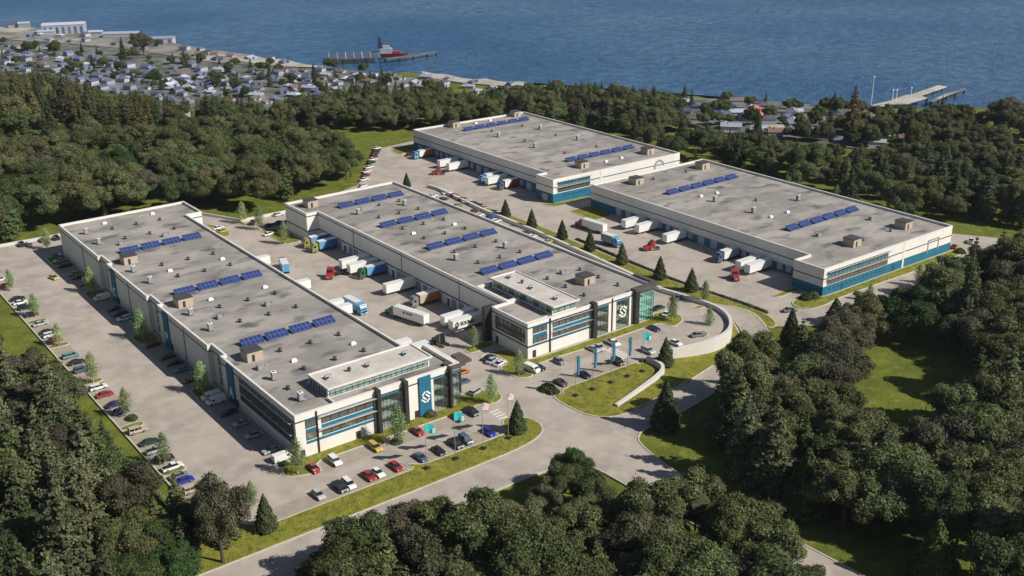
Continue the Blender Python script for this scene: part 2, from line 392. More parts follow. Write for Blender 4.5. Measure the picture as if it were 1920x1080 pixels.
# curved retaining wall line and its lot
CW = chaikin([(148.0, 24.3), (150.3, 9.9), (151.0, 2.5), (148.8, -4.4), (144.2, -10.2), (138.5, -14.0), (131.5, -15.4), (124.0, -14.9), (115.1, -13.0)], 2)
FLAT = [(60, -12)]+[(100, -12), (112, -13.6)]+CW[::-1]+[(152, 60), (60, 60)]
FLAT = offset(FLAT, .4)
def h2(x, y): return 0. if pip(x, y, FLAT) else h(x, y)
A = [(-110, -29.6), (-28.9, -29.3), (-28.9, 218), (-16.7, 217.6), (4.9, 216.6), (60.7, 208.2), (69.8, 188.5), (88.8, 188.1), (134.6, 206.7), (180.4, 260.8), (201, 263.4),
     (201, 120), (268, 119), (268, 112), (201, 112), (201, -8), (262, -8), (266, 2), (276, 3), (287, -14.6), (300, -38), (262, -30), (200, -29.5), (166, -26), (160, -20), (157.5, -17), (158.5, -6), (153.2, 4), (151.0, 9.9)]
A += CW[2:] + [(103.5, -10.8), (102, -15), (92, -26), (84, -32.2), (90, -41.0), (78, -41), (73, -42.5), (70.5, -46), (68.5, -55), (67.5, -65.3), (67.1, -83.5), (68.6, -113), (70, -150), (60, -150), (56.2, -110), (54.7, -60.2), (54.2, -48), (52.5, -44), (48, -41.2), (17.7, -40.8), (-110, -42.2)]
sheet('car_park', A, .02, M_pave, h2, 5)
ROADR = [(82, -32.8), (94, -30.6), (105.5, -29.1), (119.7, -23.8), (131, -21.6), (141.4, -18), (145.2, -14.9), (148.6, -9.5), (151.2, -3), (152.3, 4), (154, 5.5), (157.6, -1.5), (158.4, -6.1), (156.8, -11.5), (153.8, -17.3), (149, -24), (139, -29.5), (122, -33.5), (106, -38.3), (88, -41.2), (82, -41.2)]
sheet('road', ROADR, .032, M_pave, h, 4)
# north low wall, retaining walls
def wallobj(line, wid, zb, zt, label, cat='wall', mt=None, hf=None, name='retaining_wall'):
    mb = MB(); strip(mb, line, wid, zb, zt, hf); o = mb.build(name, mt or M_conc); tag(o, label, cat); return o
wallobj([(-75, 219.5), (-28.9, 218.3), (-16.7, 217.9), (4.9, 216.9), (60.7, 208.5), (69.8, 188.8), (88.8, 188.4), (98, 191)], .7, -.5, 1.1, 'long low pale concrete wall along the wood behind the two left warehouses', name='boundary_wall')
wallobj([(157.9, 183.0), (158.6, 175.7), (155.2, 138.4), (154.4, 101.7), (152.1, 67.0), (149.6, 36.4), (148.15, 24.9)], 1.1, -.3, 1.35, 'long straight white retaining wall between the lane of parked cars and the conifer strip', name='retaining_wall')
wallobj(CW, 1.0, -4.6, lambda x, y: 1.4, 'tall curved white retaining wall round the front car park turning circle')
W2 = chaikin([(105.6, -12.2), (106.2, -16), (105.2, -19.6), (101.2, -22.2), (90, -25.1), (79.3, -27.7)], 2)
wallobj(W2, 1.0, -1.2, lambda x, y: .75+.7*sst(78, 103, x), 'short hooked white wall sinking into the lawn with the banner poles')
# islands
island([(-110, -29.3), (-60, -29.3), (-10, -29.4), (15, -29.5), (43.2, -29.3), (50, -28.6), (55.5, -26.3), (57.5, -23.0), (57.6, -19.8), (56.3, -16.9), (53.2, -14.8), (51.5, -14.5), (49.3, -17.6), (48.0, -21.3), (22.7, -20.9), (20.2, -18.6), (18.8, -18.6), (20.8, -21.2), (-16.5, -21.3), (-19.5, -20.6), (-25.8, -13.2), (-28.9, -11.8), (-60, -11.8), (-110, -11.8)], 'lawn', hf=None)
island([(-6.5, -4.4), (-5.2, -6.2), (-2.2, -7.4), (.6, -8.1), (2.4, -7.9), (2.4, -3.7), (12.6, -3.8), (18.6, -3.9), (18.8, -6.4), (21.2, -6.6), (21.2, -4.0), (50.2, -4.3), (50.4, -3.6), (55.2, -6.2), (58.6, -4.9), (59.6, -2.2), (58.6, 1.2), (55.6, 2.6), (52.0, 2.3), (49.0, 5.8), (48.2, 6), (48.2, .1), (-.1, .1), (-3.5, 1)], 'lawn')
# islands in the west car park
for yy in (131.5, 107.6, 75.6, 42.5, 14.0, 152):
    island([(-29.0, yy-1.4), (-23.6, yy-1.4), (-23.0, yy), (-23.6, yy+1.4), (-29.0, yy+1.4)], 'planting_island')
for y0, y1 in ((44.0, 53.5), (91, 100.5), (138, 148), (181, 193.5)):
    island([(-6.5, y0+.5), (-.05, y0+.5) if y0 < 180 else (-.05, y0+.5), (-.05, y1), (-6.5, y1)], 'planting_island')
tag(MB().box(-29.25, -28.85, -13, 218, -.2, .2).build('kerb', M_kerb), kind='structure')
# centre islands (world from the photo)
def gi(pts, z=0): return [G(u, v, z) for u, v in pts]
island(gi([(869, 655), (877, 661), (884, 663), (930, 648), (921, 641), (905, 640)]), 'lawn')
island(gi([(897, 670), (908, 664), (948, 655), (985, 670), (990, 676), (1030, 664), (1225, 597), (1226, 586), (1268, 588), (1279, 595), (1279, 603), (1267, 611), (1257, 612), (1240, 605), (1208, 615), (1094, 655), (1034, 673), (985, 692), (1001, 702), (993, 708), (973, 709), (957, 704), (935, 690), (954, 682), (943, 672), (918, 662)]), 'lawn')
island(gi([(487, 431), (499, 440), (520, 452), (534, 459), (566, 452), (560, 446), (530, 430), (505, 428)]), 'lawn')
island(gi([(384, 420), (405, 424), (425, 434), (433, 440), (428, 444), (415, 443), (402, 434)]), 'lawn')
island(gi([(445, 414), (468, 422), (458, 424), (444, 420)]), 'lawn')
island(gi([(1301, 577), (1311, 573), (1325, 575), (1307, 580)]), 'planting_island')
island(gi([(1309, 622), (1318, 620), (1330, 627), (1322, 631)]), 'planting_island')
# conifer strip with hedge side
STRIP = [(158.5, 178), (160.6, 174), (158.8, 150), (160.5, 130), (160.8, 95), (159.4, 85), (158.4, 55), (158.0, 18.3), (160.6, 0), (161.2, -10), (159.6, -15), (157.5, -16.9), (155.0, -15.4), (157.6, -10.8), (158.9, -5.5), (157.6, -.4), (153.2, 6.8), (151.1, 11), (150.2, 27), (152.8, 67), (155.1, 101), (155.9, 138), (159.2, 175)]
island(STRIP, 'lawn', hf=h, label=None)
# lawn with flag poles + outer bank
LAWN = [(74.3, -10.9), (102.2, -10.9), (105.5, -12), (112, -13.2), (115.1, -13.4)]+CW[::-1][2:-7]+[(151.4, 1.5), (150.2, -4.5), (147.2, -10.4), (144.2, -14.8), (140.8, -17.6), (131, -21.2), (119.4, -23.4), (105.3, -28.8), (93.8, -30.3), (83, -32.1), (77, -32.2), (72.6, -30.3), (70.0, -26.0), (69.3, -20), (69.5, -14), (70.6, -12.2), (72.2, -12.3), (73.4, -13.6)]
sheet('lawn', LAWN, .13, M_grass, h, 4)
mb = MB(); strip(mb, chaikin([(151.6, 2.5), (150.2, -4.5), (147.2, -10.4), (144.2, -14.8), (140.8, -17.6), (131, -21.2), (119.4, -23.4), (105.3, -28.8), (93.8, -30.3), (83, -32.1), (77, -32.2), (72.6, -30.3), (70.0, -26.0), (69.3, -20), (69.5, -14), (70.6, -12.2), (72.2, -12.3), (73.4, -13.6), (74.3, -10.9), (88, -10.9), (103, -10.9)], 1), .38, -.2, .18, h)
tag(mb.build('kerb', M_kerb), kind='structure')
# kerbs of the road
for ln in ([(-110, -42.2), (17.7, -40.9), (48, -41.3), (52.5, -44.1), (54.2, -48), (54.7, -60.2), (56.2, -110), (60, -150)],
           [(70, -150), (68.6, -113), (67.1, -83.5), (67.5, -65.3), (68.5, -55), (70.5, -46), (73, -42.5), (78, -41.1), (88, -41.2), (106, -38.3), (122, -33.5), (139, -29.5), (149, -24), (153.8, -17.3), (156.8, -11.5), (158.4, -6.1), (157.6, -1.5), (154, 5.5)]):
    mb = MB(); strip(mb, chaikin(ln, 1), .38, -.25, .16, h); tag(mb.build('kerb', M_kerb), kind='structure')
# islands beside the right hand warehouses
island(gi([(1485, 567), (1489, 574), (1502, 578), (1527, 579), (1550, 571), (1570, 560), (1647, 532), (1727, 505), (1790, 482), (1810, 473), (1808, 466), (1795, 463), (1783, 471), (1700, 500), (1600, 537), (1544, 557), (1510, 557), (1493, 562)]), 'lawn')
island(gi([(1446, 555), (1461, 558), (1494, 545), (1520, 552), (1510, 549), (1490, 538)]), 'planting_island')
island(gi([(1014, 382), (1025, 386), (1045, 388), (1105, 373), (1105, 368), (1037, 382)]), 'lawn')
island(gi([(1066, 396), (1110, 412), (1124, 412), (1150, 403), (1108, 386)]), 'lawn')
island(gi([(732, 281), (748, 291), (775, 282), (790, 278), (770, 271), (745, 277)]), 'lawn')
# crossings and dock lines
mb = MB()
ca, cb = Vector(G(918, 773)), Vector(G(952, 800)); cw = (Vector(G(935, 767))-ca)
for i in range(7):
    p = ca+(cb-ca)*(i/6.3); q = p+cw; d = (cb-ca).normalized()*.55
    mb.add([(*p, .034), (*(p+d), .034), (*(q+d), .034), (*q, .034)], [(0, 1, 2, 3)])
tag(mb.build('crosswalk', M_paint), kind='structure')
mb = MB(); ca, cb = Vector(G(1136, 657)), Vector(G(1166, 673)); cw = Vector(G(1150, 650))-ca
for i in range(8):
    p = ca+(cb-ca)*(i/7.2); q = p+cw; d = (cb-ca).normalized()*.5
    mb.add([(*p, .034), (*(p+d), .034), (*(q+d), .034), (*q, .034)], [(0, 1, 2, 3)])
tag(mb.build('crosswalk', M_paint), kind='structure')
mb = MB()
for a, b_ in (((612, 478), (641, 470)), ((699, 526), (736, 517)), ((800, 582), (836, 572)), ((1272, 460), (1300, 457)), ((1320, 483), (1348, 476)), ((1000, 345), (1010, 343))):
    a = Vector(G(*a)); b_ = Vector(G(*b_)); d = (b_-a).normalized(); nn = Vector((d.y, -d.x))*.14
    mb.add([(*(a-nn), .034), (*(a+nn), .034), (*(b_+nn), .034), (*(b_-nn), .034)], [(0, 1, 2, 3)])
tag(mb.build('painted_line', M_opaint), kind='structure')
# worn stall paving (a browner surface laid where cars stand)
mb = MB()
for (x0, x1, y0, y1) in ((-28.8, -23.4, 109.2, 130), (-28.8, -23.4, 77.2, 106), (-28.8, -23.4, 44, 74), (-28.8, -23.4, 15.6, 41), (-28.8, -23.4, -12, 12.4), (-6.2, -.3, 149, 180), (-6.2, -.3, 101.5, 137), (-6.2, -.3, 54.5, 90), (-6.2, -.3, 2, 43),
                         (3, 18, -9.2, -4.1), (21.6, 48, -9.2, -4.6), (-16, 18.5, -21, -15.8), (23, 47, -20.6, -15.6), (75, 101, -10.6, -5.6), (87, 106, .6, 5.4), (110, 121, .4, 5.2), (131, 136, 40, 180)):
    mb.add([(x0, y0, .027), (x1, y0, .027), (x1, y1, .027), (x0, y1, .027)], [(0, 1, 2, 3)])
tag(mb.build('parking_bays', M_stall), kind='structure')
# ================================================================ BUILDINGS
def rect_ring(mb, poly, wid, z0, z1): ring(mb, poly, offset(poly, -wid), z0, z1)
def band(root, poly, z0, z1, mt, name='band', out=.05): 
    mb = MB(); ring(mb, offset(poly, out), offset(poly, -.1), z0, z1); return mb.build(name, mt, root)
def shell(root, poly, H, low=None, lowmat=None, deck=.85, upper=None, zsplit=0, wallmat=None):
    """solid walls to just below the deck, deck, parapet ring with coping"""
    if upper is None:
        MB().prism(poly, -1, H-deck-.02).build('wall', wallmat or M_white, root)
    else:
        MB().prism(poly, -1, zsplit).build('wall', wallmat or M_white, root)
        MB().prism(upper, zsplit+.002, H-deck-.02).build('upper_wall', wallmat or M_white, root)
    up = upper or poly
    MB().prism(offset(up, -.3), H-deck-.015, H-deck).build('roof', M_roof, root)
    mb = MB(); ring(mb, offset(up, .001), offset(up, -.45), H-deck-.018, H-.08); mb.build('parapet', wallmat or M_white, root)
    mb = MB(); ring(mb, offset(up, .06), offset(up, -.5), H-.078, H); mb.build('coping', M_par, root)
def opening(root, axis, c, a0, a1, z0, z1, mt, name, fr=.12, cols=1, rows=1, sgn=-1, fmat=None, proud=.05, fname='frame'):
    """flat leaf with frame bars on a wall plane. axis 'x' wall runs along x at y=c (facing -y); axis 'y' wall runs along y at x=c (facing -x)"""
    p = MB(); q = MB()
    def b(m_, u0, u1, w0, w1, d0, d1):
        lo, hi = sorted((c+sgn*d0, c+sgn*d1))
        if axis == 'x': m_.box(u0, u1, lo, hi, w0, w1)
        else: m_.box(lo, hi, u0, u1, w0, w1)
    b(p, a0, a1, z0, z1, -.05, proud)
    if fr:
        for i in range(cols+1):
            u = a0+(a1-a0)*i/cols; b(q, u-fr/2, u+fr/2, z0-fr/2, z1+fr/2, proud+.003, proud+.07)
        for i in range(rows+1):
            w_ = z0+(z1-z0)*i/rows
            for k in range(cols):
                u0 = a0+(a1-a0)*k/cols+fr/2+.002; u1 = a0+(a1-a0)*(k+1)/cols-fr/2-.002
                b(q, u0, u1, w_-fr/2, w_+fr/2, proud+.003, proud+.06)
    o = p.build(name, mt, root)
    if fr: q.build(fname, fmat or M_frame, o)
    return o
def door(root, axis, c, a, z0=0, wd=1.1, ht=2.2, sgn=-1, mt=None):
    o = opening(root, axis, c, a-wd/2, a+wd/2, z0+.02, z0+ht, mt or M_dark, 'door', .1, 1, 1, sgn)
    m_ = MB(); k = c+sgn*.09
    if axis == 'x': m_.box(a+.3, a+.4, min(k, k+sgn*.05), max(k, k+sgn*.05), z0+1, z0+1.15)
    else: m_.box(min(k, k+sgn*.05), max(k, k+sgn*.05), a+.3, a+.4, z0+1, z0+1.15)
    m_.build('handle', M_metal, o)
def shedlike():
    pass
def logo(root, x, y, z, s, mt, name='emblem'):
    """angular interlocked S mark standing proud of a wall facing -y"""
    t = .24*s
    m_ = MB()
    def bar(a, b_):
        a = Vector(a)*s; b_ = Vector(b_)*s; d = (b_-a).normalized(); n_ = Vector((-d.y, d.x))*t/2; a = a-d*t/2; b_ = b_+d*t/2
        q = [a-n_, b_-n_, b_+n_, a+n_]
        m_.add([(x+p.x, y-.13, z+p.y) for p in q]+[(x+p.x, y-.02, z+p.y) for p in q], [(0, 1, 2, 3), (7, 6, 5, 4), (0, 4, 5, 1), (1, 5, 6, 2), (2, 6, 7, 3), (3, 7, 4, 0)])
    for a, b_ in (((.70, .36), (0, 1.0)), ((0, 1.0), (-.72, .30)), ((-.72, .30), (-.06, -.36)), ((.06, .36), (.72, -.30)), ((.72, -.30), (0, -1.0)), ((0, -1.0), (-.70, -.36))):
        bar(a, b_)
    return m_.build(name, mt, root)
def lobby(root, x0, x1, y0, depth, H, cols, tint, floors=(3.3, 6.6), ysgn=1, side=None, zt=None):
    """double height glazed bay: floors, back wall behind real glass"""
    zt = zt or H
    for z in (.12,)+floors: boxes('floor_slab', M_skyl, root, (x0+.05, x1-.05, y0+.15, y0+depth-.05, z-.35 if z > 1 else 0, z))
    mb = MB(); q = MB()
    mb.box(x0+.02, x1-.02, y0+.02, y0+.06, .15, zt-.02)
    for i in range(cols+1):
        u = x0+(x1-x0)*i/cols; q.box(u-.05, u+.05, y0-.06, y0+.0, .1, zt)
    for z in (.12, 1.65, 3.3, 4.95, 6.6, 8.25, zt-.05):
        if z < zt: q.box(x0, x1, y0-.03, y0+.012, z-.05, z+.05)
    if side == 'E':
        mb.box(x1-.06, x1-.02, y0+.08, y0+depth, .15, zt-.02)
        for i in range(1, 4): q.box(x1, x1+.06, y0+depth*i/4-.05, y0+depth*i/4+.05, .1, zt)
    g_ = mb.build('glazing', tint, root); q.build('mullions', M_frame, g_)
def glassmat(name, col, trans):
    M = bpy.data.materials.new(name); M.use_nodes = True; n = M.node_tree.nodes; L = M.node_tree.links
    b = n['Principled BSDF']; b.inputs['Base Color'].default_value = (*col, 1); b.inputs['Roughness'].default_value = .05; b.inputs['Specular IOR Level'].default_value = .9
    t = n.new('ShaderNodeBsdfTransparent'); t.inputs[0].default_value = tuple(min(1, .80+c*.6) for c in col)+(1,)
    mx = n.new('ShaderNodeMixShader'); mx.inputs[0].default_value = trans; L.new(b.outputs[0], mx.inputs[1]); L.new(t.outputs[0], mx.inputs[2]); L.new(mx.outputs[0], n['Material Output'].inputs[0]); return M
M_gl1 = glassmat('lobby glass', (.12, .18, .15), .9)
M_gl2 = glassmat('green lobby glass', (.08, .36, .28), .9)
M_back = mat('lobby interior', (.20, .24, .21), .7, col2=(.32, .35, .31), scale=.4)

# ---- B1 : front left warehouse with three lettered bays
B1 = tag(empty('warehouse', (0, 0, 0)), 'left warehouse with side bays lettered A, B, C and a blue front emblem panel', 'warehouse', 'flat roofed warehouses')
rec = [(44.0, 53.0), (91.2, 100.4), (138, 147.5)]
wl = []
for a, b_ in rec[::-1]: wl += [(0, b_), (1.3, b_), (1.3, a), (0, a)]
p_up = [(0, 0), (48.2, 0), (48.2, 16), (42.3, 16), (42.3, 174.7), (48.3, 174.7), (48.3, 192.8), (0, 192.8)]+wl
p_lo = [(0, 0), (23.3, 0), (23.3, 4), (30.0, 4), (30.0, 0), (39.8, 0), (39.8, 4), (44.2, 4), (44.2, 0), (44.9, 0), (44.9, 4.5), (48.2, 4.5), (48.2, 16), (42.3, 16), (42.3, 174.7), (48.3, 174.7), (48.3, 192.8), (0, 192.8)]+wl
shell(B1, p_up, 12, upper=p_up, zsplit=9.75); 
# replace lower wall with the one that has glazed bays
for c in list(B1.children):
    if c.name.startswith('wall'): bpy.data.objects.remove(c)
MB().prism(p_lo, -1, 9.75).build('wall', M_white, B1)
band(B1, p_up, 9.82, 10.18, M_navy)
boxes('interior_wall', M_back, B1, (23.3, 30.0, 3.85, 3.98, 0, 9.7), (39.8, 44.2, 3.85, 3.98, 0, 9.7), (44.9, 48.15, 4.35, 4.48, 0, 9.7))
lobby(B1, 23.35, 29.95, .05, 3.8, 9.72, 6, M_gl1); lobby(B1, 39.85, 44.15, .05, 3.8, 9.72, 4, M_gl1); lobby(B1, 44.95, 48.2, .05, 4.3, 9.72, 3, M_gl1, side='E')
boxes('spandrel', M_teal, B1, (2.6, 21.7, -.06, -.002, 3.45, 4.15), (2.6, 5.6, -.06, -.002, 6.55, 7.4), (6.9, 21.7, -.06, -.002, 6.55, 7.4), (2.6, 21.7, -.06, -.002, 9.55, 9.81))
boxes('spandrel', M_teal, B1, (23.3, 30, -.06, -.002, 9.3, 9.7), (39.8, 44.1, -.06, -.002, 9.35, 9.74), (44.95, 48.2, -.06, -.002, 9.3, 9.74))
for (a, b_, n_) in ((2.65, 5.5, 1), (7.0, 21.6, 6)):
    for z0, z1 in ((4.5, 6.5), (7.75, 9.5)):
        k = (b_-a)/n_
        for i in range(n_): opening(B1, 'x', 0, a+k*i, a+k*(i+1)-.02, z0, z1, M_glass, 'window', .1, 1, 1)
for a, b_ in ((2.65, 5.5), (7.0, 21.6)):
    for z in (4.15, 7.4): boxes('window_sill', M_sill, B1, (a, b_, -.1, -.0, z+.02, z+.28))
mb = MB()
for z in (10.05, 6.6):
    mb.box(6.0, 22.2, -1.15, -.95, z-.08, z+.04)
    for i in range(7): mb.box(6.2+i*2.6, 6.35+i*2.6, -1.0, -.05, z-.06, z+.02)
    for k in range(3): mb.box(6.0, 22.2, -.8+k*.25, -.7+k*.25, z-.05, z)
mb.build('sunshade', M_shade, B1)
mb = MB(); mb.box(5.55, 5.85, -.35, -.07, 0, 11.6); mb.box(5.5, 5.9, -.5, -.07, 6.3, 6.7); mb.build('downpipe', M_dark, B1)
door(B1, 'x', 0, 1.3); door(B1, 'x', 0, 16.8); door(B1, 'x', 0, 34.3)
for x0, x1, zt in ((22.2, 23.2, 12.2), (30.2, 31.3, 12.2), (44.25, 44.9, 12.0)):
    MB().box(x0, x1, -1.4, 1.2, -.5, zt).build('fin', M_dark, B1)
bp_ = MB().box(35.1, 38.75, -.42, -.003, -.3, 11.4).build('sign_panel', M_teal, B1); logo(bp_, 37.0, -.42, 5.6, 1.75, M_whitep)
MB().prism([(44.6, -.9), (49.6, -.9), (49.6, .1), (52.2, .1), (52.2, 5.7), (49.3, 5.7), (49.3, 2.9), (44.6, 2.9)], 11.15, 11.9).build('entrance_canopy', M_slab, B1)
MB().box(51.4, 51.9, 4.9, 5.4, 0, 11.14).build('canopy_post', M_dark, B1)
# west side lettered panels, bay windows, offices
for s_, yc in (('A', 37.9), ('B', 84.8), ('C', 132.5)):
    pn = MB().box(-.35, -.003, yc-2.1, yc+2.1, -.3, 11.3).build('sign_panel', M_teal, B1)
    text(s_, 4.0, (-.36, yc, 3.4), (math.pi/2, 0, -math.pi/2), M_whitep, pn, sx=.95)
    door(B1, 'y', 0, yc-3.0, mt=M_navy)
for a, b_ in rec:
    for z0 in (1.0, 4.0, 7.0): opening(B1, 'y', 1.3, a+1.2, b_-3.6, z0, z0+2.6, M_glass, 'window', .12, 4, 2, fmat=M_par)
for z0, z1 in ((4.15, 6.4), (7.35, 9.6)):
    for i in range(8): opening(B1, 'y', 0, 1.2+i*3.9, 1.2+(i+1)*3.9-.02, z0, z1, M_glass, 'window', .12, 2, 1)
boxes('spandrel', M_navy, B1, (-.07, -.003, .9, 32.6, 3.3, 4.05), (-.07, -.003, .9, 32.6, 6.5, 7.25))
mb = MB()
for z in (6.6, 9.75):
    mb.box(-1.1, -.95, .8, 32.8, z-.06, z+.05)
    for i in range(9): mb.box(-.94, -.03, 1+i*3.9, 1.12+i*3.9, z-.05, z+.03)
mb.build('sunshade', M_shade, B1)
for yy in (70.5, 117.5, 165): MB().box(-.25, -.003, yy-.15, yy+.15, 0, 11).build('downpipe', M_metal, B1)
# roof terrace and clerestory block
mb = MB(); mb.box(11.0, 11.4, .5, 4.4, 11.16, 11.9); mb.box(11.4, 41.9, 15.0, 15.4, 11.16, 11.9); mb.box(46.6, 47.7, .8, 15.5, 11.16, 12.05); mb.build('terrace_kerb', M_par, B1)
cl = MB().box(11.7, 41.8, 4.75, 14.9, 11.16, 13.4).build('rooftop_block', M_white, B1)
MB().box(11.4, 42.4, 4.2, 15.0, 13.42, 13.75).build('block_roof', M_roofl, cl)
mb = MB(); ring(mb, [(11.35, 4.15), (42.45, 4.15), (42.45, 15.05), (11.35, 15.05)], [(11.7, 4.5), (42.1, 4.5), (42.1, 14.7), (11.7, 14.7)], 13.76, 14.05); mb.build('block_coping', M_par, cl)
for i in range(18): opening(cl, 'x', 4.75, 12.1+i*1.62, 12.1+(i+1)*1.62-.02, 11.5, 13.3, M_glass2, 'window', .09, 1, 1)
for i in range(6): opening(cl, 'y', 11.7, 5.8+i*1.5, 5.8+i*1.5+.8, 11.4, 13.2, M_glass, 'window', .08, 1, 1)
mb = MB()
for i in range(14): mb.box(12+i*2.2, 12.12+i*2.2, 3.3, 4.1, 13.45, 13.53)
mb.box(12, 41, 3.25, 3.4, 13.43, 13.55); mb.build('block_sunshade', M_shade, cl)

# ---- B2 : middle warehouse
B2 = tag(empty('warehouse', (79.4, 10.4, 0)), 'middle warehouse with green glass front corner and four rows of solar panels', 'warehouse', 'flat roofed warehouses')
B2c = B2; B2.location = (0, 0, 0)
H2 = 11.1; y2 = 10.4
q_up = [(79.4, y2), (130.3, y2), (130.3, 167.3), (79.8, 167.3), (79.8, 149), (84.8, 149), (84.8, 28), (79.4, 28)]
q_lo = [(79.4, y2), (105.7, y2), (105.7, y2+4), (111.0, y2+4), (111.0, y2), (114.2, y2), (114.2, y2+4), (119.7, y2+4), (119.7, y2), (123.0, y2), (123.0, y2+6), (130.3, y2+6), (130.3, 167.3), (79.8, 167.3), (79.8, 149), (84.8, 149), (84.8, 28), (79.4, 28)]
shell(B2, q_up, H2, upper=q_up, zsplit=9.4)
for c in list(B2.children):
    if c.name.startswith('wall'): bpy.data.objects.remove(c)
MB().prism(q_lo, -1, 9.4).build('wall', M_white, B2)
band(B2, q_up, 9.5, 9.9, M_navy); 
bw = [(79.4, y2), (79.4, 28), (84.8, 28), (84.8, 149), (79.8, 149), (79.8, 167.3)]
mb = MB(); strip(mb, bw, .1, 3.55, 4.05); mb.box(79.4, 105.6, y2-.05, y2+.05, 3.5, 4.05); mb.build('band', M_navy, B2)
boxes('interior_wall', M_back, B2, (105.7, 111, y2+3.85, y2+3.98, 0, 9.35), (114.2, 119.7, y2+3.85, y2+3.98, 0, 9.35), (123, 130.2, y2+5.85, y2+5.98, 0, 9.35))
lobby(B2, 105.75, 110.95, y2+.05, 3.8, 9.37, 5, M_gl1); lobby(B2, 114.25, 119.65, y2+.05, 3.8, 9.37, 4, M_gl1); lobby(B2, 123.05, 130.25, y2+.05, 5.7, 9.37, 7, M_gl2, side='E')
boxes('spandrel', M_teal, B2, (81.25, 103.5, y2-.06, y2-.002, 9.3, 9.49), (88.8, 103.5, y2-.06, y2-.002, 6.35, 7.2), (81.3, 86.6, y2-.06, y2-.002, 6.2, 7.3), (105.7, 111, y2-.06, y2-.002, 9.0, 9.38), (114.2, 119.7, y2-.06, y2-.002, 9.0, 9.38))
for a, b_, n_ in ((81.3, 86.6, 3), (88.8, 103.4, 6)):
    for z0, z1 in ((4.55, 6.15), (7.65, 9.25)):
        k = (b_-a)/n_
        for i in range(n_): opening(B2, 'x', y2, a+k*i, a+k*(i+1)-.02, z0, z1, M_glass, 'window', .1, 1, 1)
for a, b_ in ((81.3, 86.6), (88.8, 103.4)):
    for z in (4.12, 7.25): boxes('window_sill', M_sill, B2, (a, b_, y2-.1, y2-.001, z+.02, z+.32))
mb = MB(); 
for z in (9.85, 6.55):
    mb.box(88.2, 103.6, y2-1.1, y2-.95, z-.07, z+.03)
    for i in range(7): mb.box(88.4+i*2.4, 88.52+i*2.4, y2-.94, y2-.06, z-.06, z+.0)
mb.build('sunshade', M_shade, B2)
MB().box(87.55, 87.85, y2-.35, y2-.06, 0, 10.9).build('downpipe', M_dark, B2)
MB().box(112.3, 112.55, y2-.3, y2-.06, 0, 10.9).build('downpipe', M_dark, B2)
door(B2, 'x', y2, 81.8)
for x0, x1, zt in ((103.9, 105.3, 11.6), (121.3, 122.9, 11.7)): MB().box(x0, x1, y2-1.3, y2+1.0, -.5, zt).build('fin', M_dark, B2)
MB().prism([(121.2, 9.0), (131.9, 9.0), (131.9, 20.3), (130.4, 20.3), (130.4, 11.6), (121.2, 11.6)], 11.12, 11.75).build('entrance_canopy', M_slab, B2)
lg = logo(B2, 116.95, y2-.04, 5.4, 2.0, M_whitep)
# emblem of lines doubled in the glass
for z0, z1 in ((4.75, 6.2), (7.3, 9.0)):
    for i in range(7): opening(B2, 'y', 79.4, 11.7+i*2.05, 11.7+(i+1)*2.05-.02, z0, z1, M_glass, 'window', .1, 1, 1)
MB().box(79.33, 79.398, 11.5, 26.3, 6.25, 7.1).build('spandrel', M_navy, B2)
door(B2, 'y', 79.4, 25.4, mt=M_navy)
MB().box(76.9, 80.6, 28.05, 29.6, -.3, 11.2).build('portal', M_dark, B2)
mb = MB(); mb.box(80.2, 88.6, 12.6, 13.0, 10.26, 10.5)
mb.build('terrace_kerb', M_par, B2)
mb = MB(); mb.box(85.0, 89.7, 27.6, 28.8, 10.26, 11.35); mb.box(85.2, 86.2, 28.8, 44.2, 10.26, 11.3); mb.box(86.2, 90, 43.6, 44.6, 10.26, 11.3); mb.build('terrace_wall', M_par, B2)
cl = MB().box(90.4, 99.6, 12.6, 42.6, 10.26, 12.9).build('rooftop_block', M_white, B2)
MB().box(89.9, 100.1, 11.4, 43.0, 12.92, 13.2).build('block_roof', M_roofl, cl)
mb = MB(); ring(mb, [(89.85, 11.35), (100.15, 11.35), (100.15, 43.05), (89.85, 43.05)], [(90.2, 11.7), (99.8, 11.7), (99.8, 42.7), (90.2, 42.7)], 13.21, 13.5); mb.build('block_coping', M_par, cl)
for i in range(14): opening(cl, 'y', 90.4, 13+i*2.05, 13+i*2.05+1.95, 10.8, 12.7, M_glass2 if i % 3 else M_glass, 'window', .09, 1, 1)
for i in range(4): opening(cl, 'x', 12.6, 90.8+i*2.15, 90.8+i*2.15+2.1, 10.9, 12.6, M_glass2, 'window', .09, 1, 1)
# dock doors in the shaded west wall
for yy in [145.5-4.25*i for i in range(27)]:
    if min(abs(yy-k) for k in (128.4, 117, 94, 82, 59.4, 48)) < 2.2: continue
    opening(B2, 'y', 84.8, yy-1.35, yy+1.35, .2, 3.0, M_door2, 'dock_door', .12, 1, 1, fmat=M_metal)
for yy in (128.4, 116.8, 94, 82.1, 59.4, 47.8): door(B2, 'y', 84.8, yy, wd=1.2, ht=2.4, mt=M_navy)
for yy in (121.6, 53, 88): MB().box(84.6, 84.797, yy-.15, yy+.15, 0, 10.6).build('downpipe', M_metal, B2)

